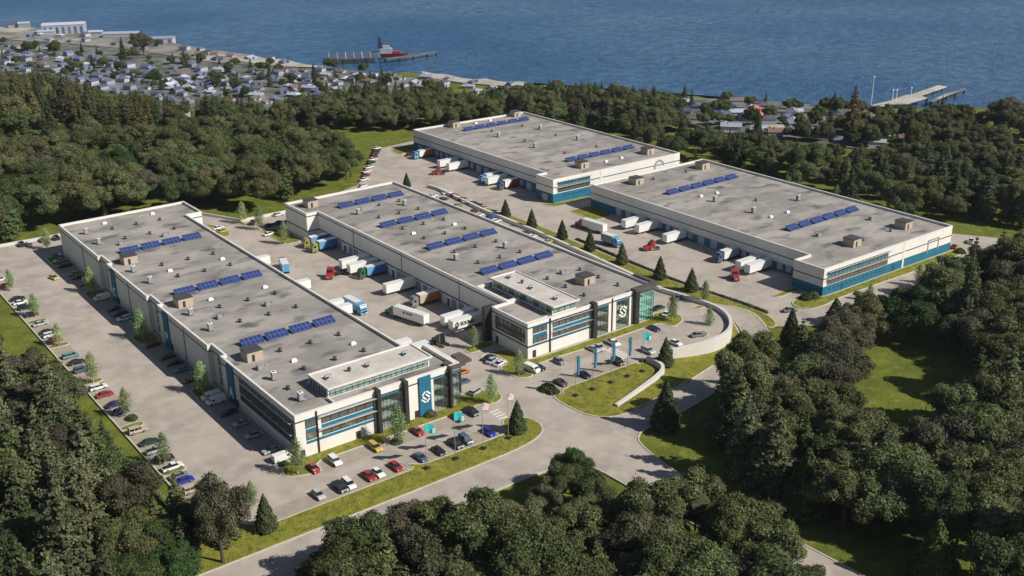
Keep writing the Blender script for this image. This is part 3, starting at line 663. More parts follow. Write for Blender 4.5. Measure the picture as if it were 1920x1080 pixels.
# ---- B3, B4 : the two blue based warehouses
def blue_warehouse(label, poly, H, zt, zb, xw, big, small, yf, win, bump, flip):
    r = tag(empty('warehouse', (0, 0, 0)), label, 'warehouse', 'flat roofed warehouses')
    shell(r, poly, H)
    band(r, poly, -.5, zt, M_teal, 'base_wall', .04); band(r, poly, zb-.2, zb+.15, M_navy, 'band', .05)
    for yy in big: opening(r, 'y', xw(yy), yy-1.9, yy+1.9, .15, 3.3, M_door, 'dock_door', .14, 1, 1, fmat=M_metal)
    for yy in small: opening(r, 'y', xw(yy), yy-1.15, yy+1.15, .9, 3.4, M_door, 'dock_door', .12, 1, 1, fmat=M_metal)
    return r
B3 = blue_warehouse('far grey-roofed warehouse with a blue base, nearest the water', [(185, 127), (260.1, 125.7), (260.6, 244.2), (190.8, 246.7), (190.1, 138.5), (184.95, 138.6)], 10.62, 4.15, 7.0,
    lambda y: 190.06+(y-138.5)*.0063 if y > 139 else 184.93, (240.3, 189, 182.8, 150.2, 132.5), (234.2, 230, 225.2, 221, 216.2, 212.4, 207.4, 203.4, 198.6, 194.6, 177.2, 173.4, 168.6, 164.6, 159.8, 155.8), 127, None, None, 0)
def fy3(x): return 127-(x-185)*.0173
mb = MB()
def slanted(mb, x0, x1, fy, z0, z1, d0, d1):
    mb.add([(x0, fy(x0)-d1, z0), (x1, fy(x1)-d1, z0), (x1, fy(x1)-d0, z0), (x0, fy(x0)-d0, z0), (x0, fy(x0)-d1, z1), (x1, fy(x1)-d1, z1), (x1, fy(x1)-d0, z1), (x0, fy(x0)-d0, z1)],
           [(3, 2, 1, 0), (4, 5, 6, 7), (0, 1, 5, 4), (1, 2, 6, 5), (2, 3, 7, 6), (3, 0, 4, 7)])
def front_windows(r, fy, x0, x1, n_, rows, shades, glassm):
    for k_, (z0, z1) in enumerate(rows):
        for i in range(n_):
            a = x0+(x1-x0)*i/n_; b_ = x0+(x1-x0)*(i+1)/n_-.12
            o = MB(); slanted(o, a, b_, fy, z0, z1, -.05, .07); o = o.build('window', glassm[k_], r)
            f_ = MB(); slanted(f_, b_+.01, b_+.11, fy, z0, z1, .0, .12); f_.build('frame', M_frame, o)
    for z in shades:
        m_ = MB(); slanted(m_, x0-.3, x1+.6, fy, z-.1, z+.08, .95, 1.15)
        for i in range(n_+1):
            a = x0+(x1-x0)*i/n_; slanted(m_, a, a+.12, fy, z-.08, z+.04, .08, .94)
        m_.build('sunshade', M_shade, r)
M_bluegl = mat('blue window glass', (.04, .12, .15), .15, col2=(.06, .17, .20), scale=.5, spec=.9)
front_windows(B3, fy3, 187.4, 205.6, 9, ((4.5, 6.6), (7.3, 9.2)), (9.35, 7.0), (M_glass, M_bluegl))
mb = MB()
for a in range(6): slanted(mb, 190+a*2.4, 191.5+a*2.4, fy3, 2.4, 2.9, -.02, .08)
mb.build('window', M_navy, B3)
B4 = blue_warehouse('right hand warehouse with a blue base and two long window strips on its front', [(186.2, -12.3), (260.5, -12.9), (262.4, 113.4), (195, 114), (194.1, 0), (186.1, .1)], 9.77, 3.3, 6.05,
    lambda y: 194.1+y*.0079 if y > 0 else 186.2, (96.2, 90.4, 49.8, 43.3), (84.6, 80.6, 76.2, 72.2, 67.8, 63.8, 59.6, 55.8, 37, 33.2, 28.8, 25, 20.6, 16.8, 12.2, 8.2), -12, None, None, 1)
def fy4(x): return -12.3-(x-186.2)*.00807
front_windows(B4, fy4, 188.1, 221.5, 16, ((3.5, 5.7), (6.3, 8.3)), (8.45, 6.0), (M_glass, M_bluegl))
mb = MB()
for a in range(14): slanted(mb, 189.5+a*2.3, 190.1+a*2.3, fy4, 1.6, 2.2, -.02, .08)
mb.build('window', M_frame, B4)
for xx in (196.5, 225.2):
    m_ = MB(); slanted(m_, xx-.6, xx+.6, fy4, 0, 2.3, -.02, .09); m_.build('door', M_navy, B4)
# large painted gate outlines on the fronts
def gate(r, fy, xc, z0, z1, wd, arch=False):
    m_ = MB()
    slanted(m_, xc-wd/2, xc-wd/2+.55, fy, z0, z1, -.02, .12); 
    if not arch:
        slanted(m_, xc+wd/2-.55, xc+wd/2, fy, z0, z1, -.02, .12); slanted(m_, xc-wd/2+.56, xc+wd/2-.56, fy, z1-.55, z1, -.02, .118)
    else:
        pass
    return m_.build('gate_outline', M_metal, r)
gate(B4, fy4, 249, 2.2, 7.2, 7.0)
m_ = MB(); rad = 3.2
pts = [(math.cos(a)*rad, math.sin(a)*rad) for a in np.linspace(math.pi, 0, 13)]
pin = [(math.cos(a)*(rad-.9), math.sin(a)*(rad-.9)) for a in np.linspace(math.pi, 0, 13)]
for i in range(12):
    q = [pts[i], pts[i+1], pin[i+1], pin[i]]; yv = fy3(247)
    m_.add([(247+p[0], yv-.1, 6.2+p[1]) for p in q]+[(247+p[0], yv+.05, 6.2+p[1]) for p in q], [(0, 3, 2, 1), (4, 5, 6, 7), (0, 1, 5, 4), (1, 2, 6, 5), (2, 3, 7, 6), (3, 0, 4, 7)])
m_.box(243.8, 244.7, fy3(244)-.1, fy3(244)+.05, 4.6, 6.19); m_.build('arch_outline', M_metal, B3)
for xx, r, fy, H in ((212, B3, fy3, 10.5), (231, B4, fy4, 9.6)):
    m_ = MB(); slanted(m_, xx-.5, xx+.5, fy, 0, H, -.03, .07); m_.build('wall_pier', M_par, r)
# ---------------------------------------------------------------- rooftop things
RZ = {1: 11.15, 2: 10.25, 3: 9.77, 4: 8.92}
BN = {1: 'left warehouse', 2: 'middle warehouse', 3: 'far warehouse', 4: 'right warehouse'}
def roof_of(p):
    return
M_pv = bpy.data.materials.new('solar cells'); M_pv.use_nodes = True; n = M_pv.node_tree.nodes; L = M_pv.node_tree.links; b = n['Principled BSDF']
tc = n.new('ShaderNodeTexCoord'); br = n.new('ShaderNodeTexBrick'); br.offset = 0
br.inputs['Color1'].default_value = (.024, .042, .14, 1); br.inputs['Color2'].default_value = (.03, .052, .175, 1); br.inputs['Mortar'].default_value = (.20, .25, .45, 1)
br.inputs['Scale'].default_value = 1; br.inputs['Mortar Size'].default_value = .035; br.inputs['Brick Width'].default_value = 1.3; br.inputs['Row Height'].default_value = 1.45
L.new(tc.outputs['Object'], br.inputs['Vector']); L.new(br.outputs[0], b.inputs['Base Color']); b.inputs['Roughness'].default_value = .25; b.inputs['Specular IOR Level'].default_value = .6
def make_solar(wd, dp=2.9, hz=1.25):
    r = empty('solar_array')
    th = math.atan2(hz, dp); m_ = MB()
    m_.add([(0, 0, .25), (wd, 0, .25), (wd, dp, .25+hz), (0, dp, .25+hz), (0, -.04, .33), (wd, -.04, .33), (wd, dp-.04, .33+hz), (0, dp-.04, .33+hz)], [(3, 2, 1, 0), (4, 5, 6, 7), (0, 1, 5, 4), (1, 2, 6, 5), (2, 3, 7, 6), (3, 0, 4, 7)])
    m_.build('panel', M_pv, r); s_ = MB()
    for i in range(4):
        u = .3+i*(wd-.7)/3; s_.box(u, u+.1, dp-.35, dp-.25, 0, .1+hz); s_.box(u, u+.1, .1, .2, 0, .26); s_.box(u, u+.1, .2, dp-.35, 0, .08)
    s_.build('support', M_frame, r); return r
sol = {}
def solar_row(bi, x0, x1, y, n_, rowname):
    pitch = (x1-x0+1.0)/n_; wd = round(pitch-1.0, 2); first = wd not in sol
    for i in range(n_):
        if wd not in sol: sol[wd] = make_solar(wd); o = sol[wd]
        else: o = copy_tree(sol[wd])
        o.location = (x0+i*pitch, y, RZ[bi])
        tag(o, f'blue solar panel array, {ORD[i]} from left, {rowname} row on the {BN[bi]}', 'solar panel', 'rows of rooftop solar panels')
for k, (yy, nm) in enumerate(((146, 'farthest'), (95.6, 'middle'), (46.4, 'nearest'))): solar_row(1, 7.8, 36.8, yy, 4, nm)
for yy, nm in ((148.2, 'farthest'), (116.2, 'second farthest'), (84.4, 'second nearest'), (52.5, 'nearest')): solar_row(2, 94.4, 124, yy, 4, nm)
for bi, yy, nm in ((3, 228, 'far'), (3, 147.2, 'near'), (4, 82.8, 'far'), (4, 21.4, 'near')): solar_row(bi, 210.6, 252.2, yy, 6, nm)
# sheds
def make_shed():
    r = empty('roof_shed')
    MB().box(0, 4.5, 0, 4.6, -.02, 2.7).build('wall', M_tan, r); MB().box(-.12, 4.62, -.12, 4.72, 2.71, 2.95).build('roof', M_shroof, r)
    d_ = MB().box(1.3, 2.1, -.06, .02, .1, 2.0).build('door', M_dark, r); MB().box(1.95, 2.02, -.11, -.065, .95, 1.1).build('handle', M_metal, d_); return r
SHEDS = [(1, 465, 681, 'nearest'), (1, 336, 579, 'middle'), (1, 234, 498, 'farthest'), (2, 578, 391, 'far corner'), (2, 1096, 537, 'near'), (3, 850, 240, 'far left'), (3, 965, 220, 'far right'), (3, 1090, 317, 'near left'), (3, 1214, 291, 'near right'), (4, 1192.5, 348, 'far left'), (4, 1317, 319, 'far right'), (4, 1600, 465, 'near left'), (4, 1697, 432, 'near right')]
sh0 = None
for bi, u, v, nm in SHEDS:
    o = make_shed() if sh0 is None else copy_tree(sh0)
    if sh0 is None: sh0 = o
    x, y = G(u, v, RZ[bi]); o.location = (x, y, RZ[bi])
    tag(o, f'tan brick roof shed with dark lid, the {nm} one on the {BN[bi]}', 'roof shed', 'brick sheds on the warehouse roofs')
def make_vent():
    r = empty('roof_vent'); MB().cyl((0, 0, 0), .3, .75, n=10).build('pipe', M_vent, r)
    MB().cyl((0, 0, .76), .62, .2, n=12, r2=.5).cyl((0, 0, .965), .45, .16, n=12, r2=.12).build('cowl', M_vent, r); MB().box(-.55, .55, -.55, .55, 0, .12).build('base', M_vent, r); return r
def make_sky():
    r = empty('skylight'); MB().box(-.8, .8, -.6, .6, 0, .45).build('kerb_frame', M_par, r)
    MB().frustum((-.8, .8, -.6, .6), (-.5, .5, -.3, .3), .455, .85).build('dome', M_skyl, r); return r
def make_ac():
    r = empty('rooftop_unit'); MB().box(-.6, .6, -.6, .6, .25, 2.2).build('casing', M_metal, r)
    MB().box(-.64, .64, -.64, .64, 2.21, 2.4).build('lid', M_skyl, r); MB().cyl((.0, -.1, 2.405), .34, .08, n=10).build('fan', M_vent, r)
    MB().box(.61, 1.5, -.5, .1, .05, .4).build('duct', M_metal, r); MB().box(-.6, .6, -.6, .6, 0, .245).build('plinth', M_vent, r); return r
def make_unit():
    r = empty('air_handler'); MB().box(-1.1, .2, -.7, .7, .1, 1.35).build('casing', M_metal, r)
    MB().cyl((1.2, .1, 0), .28, 1.1, n=10).build('stack', M_metal, r); MB().box(.21, 1.2, -.2, .2, .15, .5).build('duct', M_metal, r); return r
def scatter(items, mk, cat, desc, group):
    proto = None; cnt = {}
    items = sorted(items, key=lambda t: (t[0], -t[2]))
    for bi, u, v in items:
        o = mk() if proto is None else copy_tree(proto)
        if proto is None: proto = o
        x, y = G(u, v, RZ[bi]); o.location = (x, y, RZ[bi]); o.rotation_euler.z = 0
        cnt[bi] = cnt.get(bi, 0)+1; i = cnt[bi]-1
        tag(o, f'{desc}, {ORD[i]} nearest the camera on the {BN[bi]}', cat, group)
V1 = [(211,430),(256,421),(300,413),(235,448),(281,439),(327,430),(304,498),(353,487),(400,477),(334,519),(384,509),(432,498),(412,577),(465,564),(450,604),(516,552),(555,577),(504,591),(635,629),(525,659),(582,644),(570,693),(628,675),(682,659),(540,730)]
V2 = [(711,386),(748,378),(675,394),(784,393),(748,401),(710,409),(832,413),(794,421),(755,430),(872,430),(834,439),(795,448),(930,454),(891,464),(852,474),(937,484),(896,494),(975,474),(1087,507),(1026,524),(1122,521),(1060,539),(1158,536),(1095,555)]
V3 = [(922,247),(979,237),(984,265),(1042,255),(1059,288),(1118,276)]; V4 = [(1225,337),(1286,323),(1417,377),(1617,451),(1669,434)]
scatter([(1, *p) for p in V1]+[(2, *p) for p in V2]+[(3, *p) for p in V3]+[(4, *p) for p in V4], make_vent, 'roof vent', 'small black mushroom roof vent', 'black roof vents')
scatter([(1, *p) for p in ((286,402),(196,420),(319,509),(417,487),(395,563),(497,540),(551,678),(662,646))]+[(2, 775, 439), (2, 852, 422)]+[(3, *p) for p in ((892,232),(919,227),(1136,304),(1165,297))]+[(4, *p) for p in ((1314,369),(1344,363),(1476,399),(1445,408))], make_sky, 'skylight', 'small white box skylight', 'white roof skylights')
scatter([(1, *p) for p in ((162,439),(186,458),(251,510),(282,531),(358,591),(395,620),(514,712),(564,751))]+[(2, *p) for p in ((672,402),(759,385),(947,465),(855,488))]+[(3, *p) for p in ((935,257),(1013,243),(1003,277),(1083,263))]+[(4, *p) for p in ((1340,378),(1412,399),(1496,376))], make_ac, 'rooftop unit', 'tall grey rooftop unit with a white lid', 'tall rooftop units')
scatter([(1, *p) for p in ((311,443),(229,459),(414,597),(504,573),(490,692))]+[(2, 1056, 513)]+[(4, 1535, 443), (4, 1634, 412)], make_unit, 'air handler', 'low grey air handler with short stack', 'low rooftop air handlers')
# items on the two raised blocks
def bi_block(items, z, nm):
    for i, (u, v) in enumerate(items):
        r = empty('roof_hatch'); MB().frustum((-1, 1, -.8, .8), (-.9, .9, .3, .8), 0, .9).build('cover', M_metal, r); MB().box(-.9, -.3, -.75, -.3, .5, .8).build('louvre', M_vent, r)
        x, y = G(u, v, z); r.location = (x, y, z); tag(r, f'grey wedge hatch, {ORD[i]} from left on the raised block of the {nm}', 'roof hatch', 'wedge hatches on the raised roofs')
bi_block([(617, 710), (692, 687), (761, 665)], 13.76, BN[1]); bi_block([(957, 521), (998, 541), (1044, 561)], 13.21, BN[2])
for u, v, z, nm in ((655, 696, 13.76, BN[1]), (979, 531, 13.21, BN[2])):
    r = empty('roof_vent'); MB().cyl((0, 0, 0), .35, .7, n=10).build('pipe', M_vent, r); MB().cyl((0, 0, .71), .6, .45, n=12, r2=.3).build('cowl', M_vent, r)
    x, y = G(u, v, z); r.location = (x, y, z); tag(r, f'dark round vent on the raised pale roof block of the {nm}', 'roof vent')
# ================================================================ VEHICLES
PI = math.pi
def slot(o, i, m):
    o.material_slots[i].link = 'OBJECT'; o.material_slots[i].material = m
CARS = {}
def make_car(kind):
    r = empty(kind)
    L, W = 4.6, .9
    b = MB(); g = MB()
    if kind == 'saloon_car':
        b.side([(-2.3, .3), (-2.36, .55), (-2.28, .86), (-1.5, .97), (.9, .95), (1.9, .84), (2.3, .66), (2.36, .42), (2.3, .3)], -W, W)
        g.frustum((-1.75, 1.15, -.8, .8), (-1.05, .35, -.62, .62), .955, 1.40); b.box(-1.03, .33, -.6, .6, 1.402, 1.45)
    elif kind == 'hatchback_car':
        b.side([(-2.0, .3), (-2.08, .6), (-1.95, .95), (.9, .97), (1.7, .86), (2.1, .62), (2.1, .3)], -.87, .87)
        g.frustum((-1.95, 1.1, -.8, .8), (-1.5, .35, -.62, .62), .965, 1.46); b.box(-1.48, .33, -.6, .6, 1.462, 1.51)
    elif kind == 'sports_car':
        b.side([(-2.2, .25), (-2.25, .6), (-2.1, .84), (-1.0, .86), (.7, .84), (1.9, .70), (2.25, .45), (2.2, .25)], -.93, .93)
        g.frustum((-1.9, 1.0, -.8, .8), (-.75, .15, -.56, .56), .845, 1.2); b.box(-.73, .13, -.54, .54, 1.202, 1.235)
    elif kind == 'estate_car':
        b.side([(-2.4, .3), (-2.42, .9), (-2.35, 1.0), (1.1, .99), (2.1, .88), (2.4, .66), (2.4, .3)], -W, W)
        g.frustum((-2.35, 1.35, -.83, .83), (-2.1, .6, -.66, .66), .995, 1.48); b.box(-2.1, .58, -.64, .64, 1.482, 1.53)
        for x in (-1.1, .0): b.box(x-.05, x+.05, -.84, -.72, 1.0, 1.3).box(x-.05, x+.05, .72, .84, 1.0, 1.3)
    elif kind == 'offroad_car':
        b.side([(-2.2, .42), (-2.25, 1.1), (1.0, 1.12), (2.1, 1.02), (2.3, .8), (2.3, .42)], -.95, .95)
        g.frustum((-2.2, 1.05, -.88, .88), (-2.05, .55, -.76, .76), 1.125, 1.7); b.box(-2.08, .6, -.77, .77, 1.702, 1.78)
        for x in (-2.12, -.9, .1): b.box(x-.07, x+.07, -.9, -.79, 1.12, 1.6).box(x-.07, x+.07, .79, .9, 1.12, 1.6)
    elif kind == 'panel_van':
        b.side([(-2.6, .35), (-2.62, 1.9), (-2.5, 2.02), (1.0, 2.0), (1.55, 1.75), (1.9, 1.25), (2.5, 1.05), (2.6, .8), (2.6, .35)], -.98, .98)
        g.add([(1.56, -.8, 1.68), (1.56, .8, 1.68), (1.93, .84, 1.22), (1.93, -.84, 1.22), (1.6, -.8, 1.75), (1.6, .8, 1.75), (2.0, .84, 1.26), (2.0, -.84, 1.26)], [(0, 1, 2, 3), (7, 6, 5, 4), (4, 5, 1, 0), (3, 2, 6, 7), (0, 3, 7, 4), (5, 6, 2, 1)])
        g.box(.75, 1.5, -1.0, 1.0, 1.2, 1.7)
    elif kind == 'pickup_truck':
        b.side([(-2.6, .45), (-2.62, 1.05), (-.62, 1.05), (-.6, 1.1), (1.3, 1.1), (2.3, 1.0), (2.55, .75), (2.55, .45)], -.97, .97)
        g.frustum((-.6, 1.35, -.88, .88), (-.4, .8, -.72, .72), 1.105, 1.65); b.box(-.4, .78, -.7, .7, 1.652, 1.71)
        b.cur = 1; b.box(-2.5, -.75, -.8, .8, 1.052, 1.07); b.cur = 0
    b_o = b.build('body', [paint('white'), M_tyre], r, bevel=.05 if kind != 'pickup_truck' else 0)
    g.build('windows', M_cargl, r)
    fx = {'panel_van': 1.65, 'pickup_truck': 1.65, 'offroad_car': 1.45}.get(kind, 1.4); rx = {'panel_van': -1.6, 'pickup_truck': -1.6}.get(kind, -1.4)
    rad = .4 if kind in ('offroad_car', 'pickup_truck') else .34; wy = .98 if kind in ('panel_van', 'offroad_car', 'pickup_truck') else .92
    for x in (fx, rx):
        for s in (-1, 1):
            m_ = MB(); y0 = wy-.2 if s > 0 else -wy
            m_.cyl((x, y0, rad), rad, .22, 'y', 14); o = m_.build('wheel', M_tyre, r)
            m2 = MB(); m2.cyl((x, s*wy+(.02 if s > 0 else -.03), rad), rad*.62, .02, 'y', 10); m2.build('rim', M_rim, o)
    fe = {'panel_van': 2.6, 'pickup_truck': 2.53, 'offroad_car': 2.3, 'estate_car': 2.38, 'hatchback_car': 2.07}.get(kind, 2.27); re = {'panel_van': -2.63, 'pickup_truck': -2.62, 'offroad_car': -2.26, 'estate_car': -2.43, 'hatchback_car': -2.06}.get(kind, -2.31)
    for s in (-.68, .68):
        MB().box(fe-.04, fe+.05, s-.16, s+.16, .55, .72).build('headlight', M_lamp, r)
        MB().box(re-.03, re+.06, s-.16, s+.16, .62, .78).build('tail_light', M_red, r)
    return r
NICE = {'saloon_car': 'saloon car', 'hatchback_car': 'hatchback car', 'sports_car': 'sports car', 'estate_car': 'estate car', 'offroad_car': 'off-road car', 'panel_van': 'van', 'pickup_truck': 'pickup truck'}
K = dict(s='saloon_car', h='hatchback_car', p='sports_car', e='estate_car', o='offroad_car', v='panel_van', t='pickup_truck')
def park(rowtext, group, ang, items, snapx=None, snapy=None, jit=2):
    """items: (u, v, kind letter, colour[, heading deg]) in the row's order"""
    for i, it in enumerate(items):
        u, v, k, c = it[:4]; kind = K[k]
        if kind not in CARS: CARS[kind] = make_car(kind); o = CARS[kind]
        else: o = copy_tree(CARS[kind])
        x, y = G(u, v, .65)
        if snapx is not None: x = snapx+random.uniform(-.25, .25)
        if snapy is not None: y = snapy+random.uniform(-.25, .25)
        z = .03 if h2(x, y) > -.05 else h2(x, y)+.03
        a = (it[4] if len(it) > 4 else ang)+random.uniform(-jit, jit)
        o.location = (x, y, z); o.rotation_euler = (0, 0, math.radians(a))
        for ch in o.children:
            if ch.name.startswith('body'): slot(ch, 0, paint(c))
        cn = {'gold': 'pale yellow', 'lime': 'yellow green', 'slate': 'slate blue', 'teal': 'pale green', 'navy': 'navy blue', 'maroon': 'dark red', 'darkblue': 'dark blue'}.get(c, c)
        tag(o, f'{cn} {NICE[kind]}, {rowtext.replace("#", ORD[i])}', {'panel_van': 'van', 'pickup_truck': 'pickup truck'}.get(kind, 'car'), group)
west = [(4,523,'s','white'),(8,536,'h','red'),(35,559,'s','black'),(36.5,567,'s','white'),(43,577,'o','black'),(52,591,'h','black'),(71,607.5,'s','silver'),(91,621,'s','green'),(92,628,'e','white'),(94,638.5,'h','red'),(128,667.5,'e','teal'),(138,680,'s','black'),(152,693.5,'o','slate'),(182,726,'e','white'),(196,739,'s','red'),(217.5,756.7,'s','navy'),(223,772,'h','blue'),(257.5,807,'o','beige'),(277,829,'s','green'),(291,844,'t','silver'),(303,862,'o','black'),(321,876,'t','white'),(336,891,'s','grey'),(344,900.5,'s','blue'),(360,918,'o','beige')]
park('# from the far end along the west kerb', 'cars parked along the west kerb', 0, west, snapx=-25.9)
wall_ = [(106.7,480,'s','teal'),(115,487.5,'s','silver'),(125,496.7,'e','black'),(142.5,512.5,'h','lime'),(150,518.5,'s','black'),(158,533,'s','maroon'),(194,558,'v','white'),(216.7,578,'s','navy'),(227.5,586.7,'e','maroon'),(236,596,'e','white'),(291.7,644,'s','maroon'),(319,667,'s','maroon'),(330,678.7,'s','black'),(343,691,'p','grey'),(361,711,'s','maroon'),(404,741,'v','white'),(411,750,'v','white'),(435,771,'s','navy'),(457.5,790.5,'p','silver'),(484,812,'s','silver'),(512,842,'s','silver')]
park('# from the far end against the lettered wall', 'cars parked against the lettered warehouse wall', 180, wall_, snapx=-3.4)
park('parked beside the young tree at the front corner of the lettered warehouse', None, 0, [(530, 858, 'v', 'white')])
park('driving alone across the west car park', None, -78, [(101, 520, 'h', 'gold')])
park('# from left by the low north wall', 'cars by the low north wall', 90, [(40,458,'o','black'),(54,457,'e','white'),(79,450,'h','maroon'),(105,446,'o','black')])
park('# from left beside the lettered warehouse front lawn', 'cars beside the front lawn', -90, [(586.7,876,'s','red'),(625,862,'o','white'),(698,833,'e','yellow'),(782.5,807.5,'s','red'),(855,780,'s','maroon'),(885,771.7,'t','black')], snapy=-6.8)
park('# from left in the row by the roadside lawn', 'cars by the roadside lawn', -90, [(601,931,'h','silver'),(640,915,'t','black'),(656,908,'e','white'),(693.7,894,'s','red'),(711,888,'s','white'),(743.7,875,'s','red'),(790.8,858,'s','slate'),(825.8,846,'p','black'),(858,834,'t','black'),(875.8,826,'o','slate'),(919,811,'s','blue')], snapy=-18.1)
park('# from the back between the glass corner and the crossing', 'cars beside the left glass corner', 0, [(866,697,'s','orange'),(867.5,715,'s','slate'),(893,733,'e','silver',20)])
park('# from the left between the two front warehouses', 'cars between the front warehouses', 0, [(917,670,'s','darkblue',10),(923,675,'s','silver',20),(937,679.5,'p','white',20)])
park('# from left at the middle warehouse corner', 'cars at the middle warehouse corner', -90, [(997,691.5,'v','white',-80),(1010,688,'s','black',-80)])
park('# from the left beside the lawn of the middle warehouse', 'cars beside the middle warehouse lawn', -90, [(1046,675.5,'h','grey'),(1110,652,'s','silver'),(1121,649.5,'s','silver'),(1146,641,'t','white'),(1225,614,'p','navy')], snapy=2.8)
park('# from the left in the row above the banner lawn', 'cars above the banner lawn', -90, [(1053,717,'s','brown'),(1096,702,'s','darkblue'),(1160,679,'o','black')], snapy=-8.3)
park('# from the left near the curved white wall', 'cars near the curved wall', 0, [(1215,657.5,'o','silver',-90),(1266,642,'s','white',-85),(1309,627,'s','grey',-20)])
park('# from the front beside the green glass corner', 'cars beside the green glass corner', 0, [(1250,587.5,'s','white',20),(1235,576.5,'s','green'),(1274,557,'s','slate')])
park('# from the left by the trees between the left warehouses', 'cars behind the truck yard', 10, [(409,426.7,'s','white'),(418,432.5,'h','gold'),(474,417.5,'o','black',60),(504,422.5,'s','navy'),(504,438,'s','white'),(521.7,401.7,'h','white'),(524,417,'s','blue')])
park('# from the far end of the row on the meadow edge', 'cars along the meadow edge', 5, [(706.7,277.5,'s','white'),(705,282.5,'s','black'),(703,287.5,'s','maroon'),(701,293.3,'s','maroon'),(698.5,298.5,'s','white'),(696,304,'e','black'),(692,313,'s','white'),(688,321,'s','white'),(686,328,'s','maroon'),(683,336,'s','white'),(681,348,'h','white')])
park('alone beside the far dock yard planting', None, 0, [(768, 290, 's', 'maroon')])
park('# from the far end along the conifer strip', 'cars along the conifer strip', 0, [(838,361,'s','white'),(852,366,'h','red'),(867,373,'s','black'),(876,377,'s','white'),(885,380,'s','navy'),(896,384,'s','black'),(908,389,'s','gold'),(926,397,'s','black'),(935,400,'s','white')], snapx=None)
lane = [(812,367,'s','white'),(831,373,'s','black'),(858,385,'s','lime'),(889,396,'s','maroon'),(898,403,'s','white'),(917,408,'s','blue'),(930,414,'e','white'),(985,437,'s','maroon'),(997,443,'s','white'),(1028,453,'s','gold'),(1200,523,'s','white'),(1209,526.5,'s','white')]
park('# from the far end, lane behind the middle warehouse', 'cars in the lane behind the middle warehouse', 0, lane)
park('# from the left around the right hand warehouse', 'cars around the right hand warehouse', 20, [(1482,579,'s','grey',-30),(1789,462,'s','red',20),(1821,452,'t','white',20)])
# ---- lorries
def wheels(r, xs_, w=1.25, rad=.5, tw=.3):
    for x in xs_:
        for s in (-1, 1):
            m_ = MB(); m_.cyl((x, w-tw if s > 0 else -w, rad), rad, tw, 'y', 14); o = m_.build('wheel', M_tyre, r)
            MB().cyl((x, s*w+(.005 if s > 0 else -.025), rad), rad*.5, .02, 'y', 10).build('rim', M_rim, o)
def trailer_parts(r, x0, x1, c, H=4.0, nax=3, roofc=None):
    o = MB().box(x0, x1, -1.28, 1.28, 1.05, H-.05).build('cargo_box', paint(c), r)
    MB().box(x0-.01, x1+.01, -1.29, 1.29, H-.048, H).build('box_roof', paint(roofc or c), o)
    MB().box(x0+.3, x1-.6, -.5, .5, .75, 1.04).build('chassis', M_tyre, r)
    wheels(r, [x0+1.2+i*1.15 for i in range(nax)])
    for s in (-.9, .9): MB().box(x1-3.0, x1-2.85, s-.08, s+.08, .05, 1.04).build('landing_leg', M_tyre, r)
    for s in (-.66, .66): MB().box(x0-.06, x0-.012, s-.58, s+.58, 1.2, H-.2).build('rear_door', paint(c), r)
def cabover_parts(r, x0, c, frame=True):
    """flat fronted cab occupying x0..x0+2.4"""
    x1 = x0+2.4
    o = MB().side([(x0, .9), (x0, 3.5), (x0+.4, 3.75), (x1-.7, 3.6), (x1-.15, 2.75), (x1, 1.6), (x1, .5), (x0+.3, .5)], -1.22, 1.22).build('cab', paint(c), r, bevel=.06)
    MB().add([(x1-.64, -1.05, 3.35), (x1-.64, 1.05, 3.35), (x1-.05, 1.1, 1.95), (x1-.05, -1.1, 1.95), (x1-.5, -1.05, 3.4), (x1-.5, 1.05, 3.4), (x1+.02, 1.1, 1.95), (x1+.02, -1.1, 1.95)], [(0, 1, 2, 3), (7, 6, 5, 4), (4, 5, 1, 0), (3, 2, 6, 7), (0, 3, 7, 4), (5, 6, 2, 1)]).build('windscreen', M_cargl, r)
    for s in (-1, 1): MB().box(x1-1.5, x1-.6, s*1.235-.02, s*1.235+.02, 2.0, 2.8).build('side_window', M_cargl, r)
    MB().box(x1-.02, x1+.06, -1.0, 1.0, .95, 1.5).build('grille', M_tyre, r)
    for s in (-.95, .95): MB().box(x1-.01, x1+.07, s-.2, s+.2, .6, .85).build('headlight', M_lamp, r)
    wheels(r, [x1-1.1])
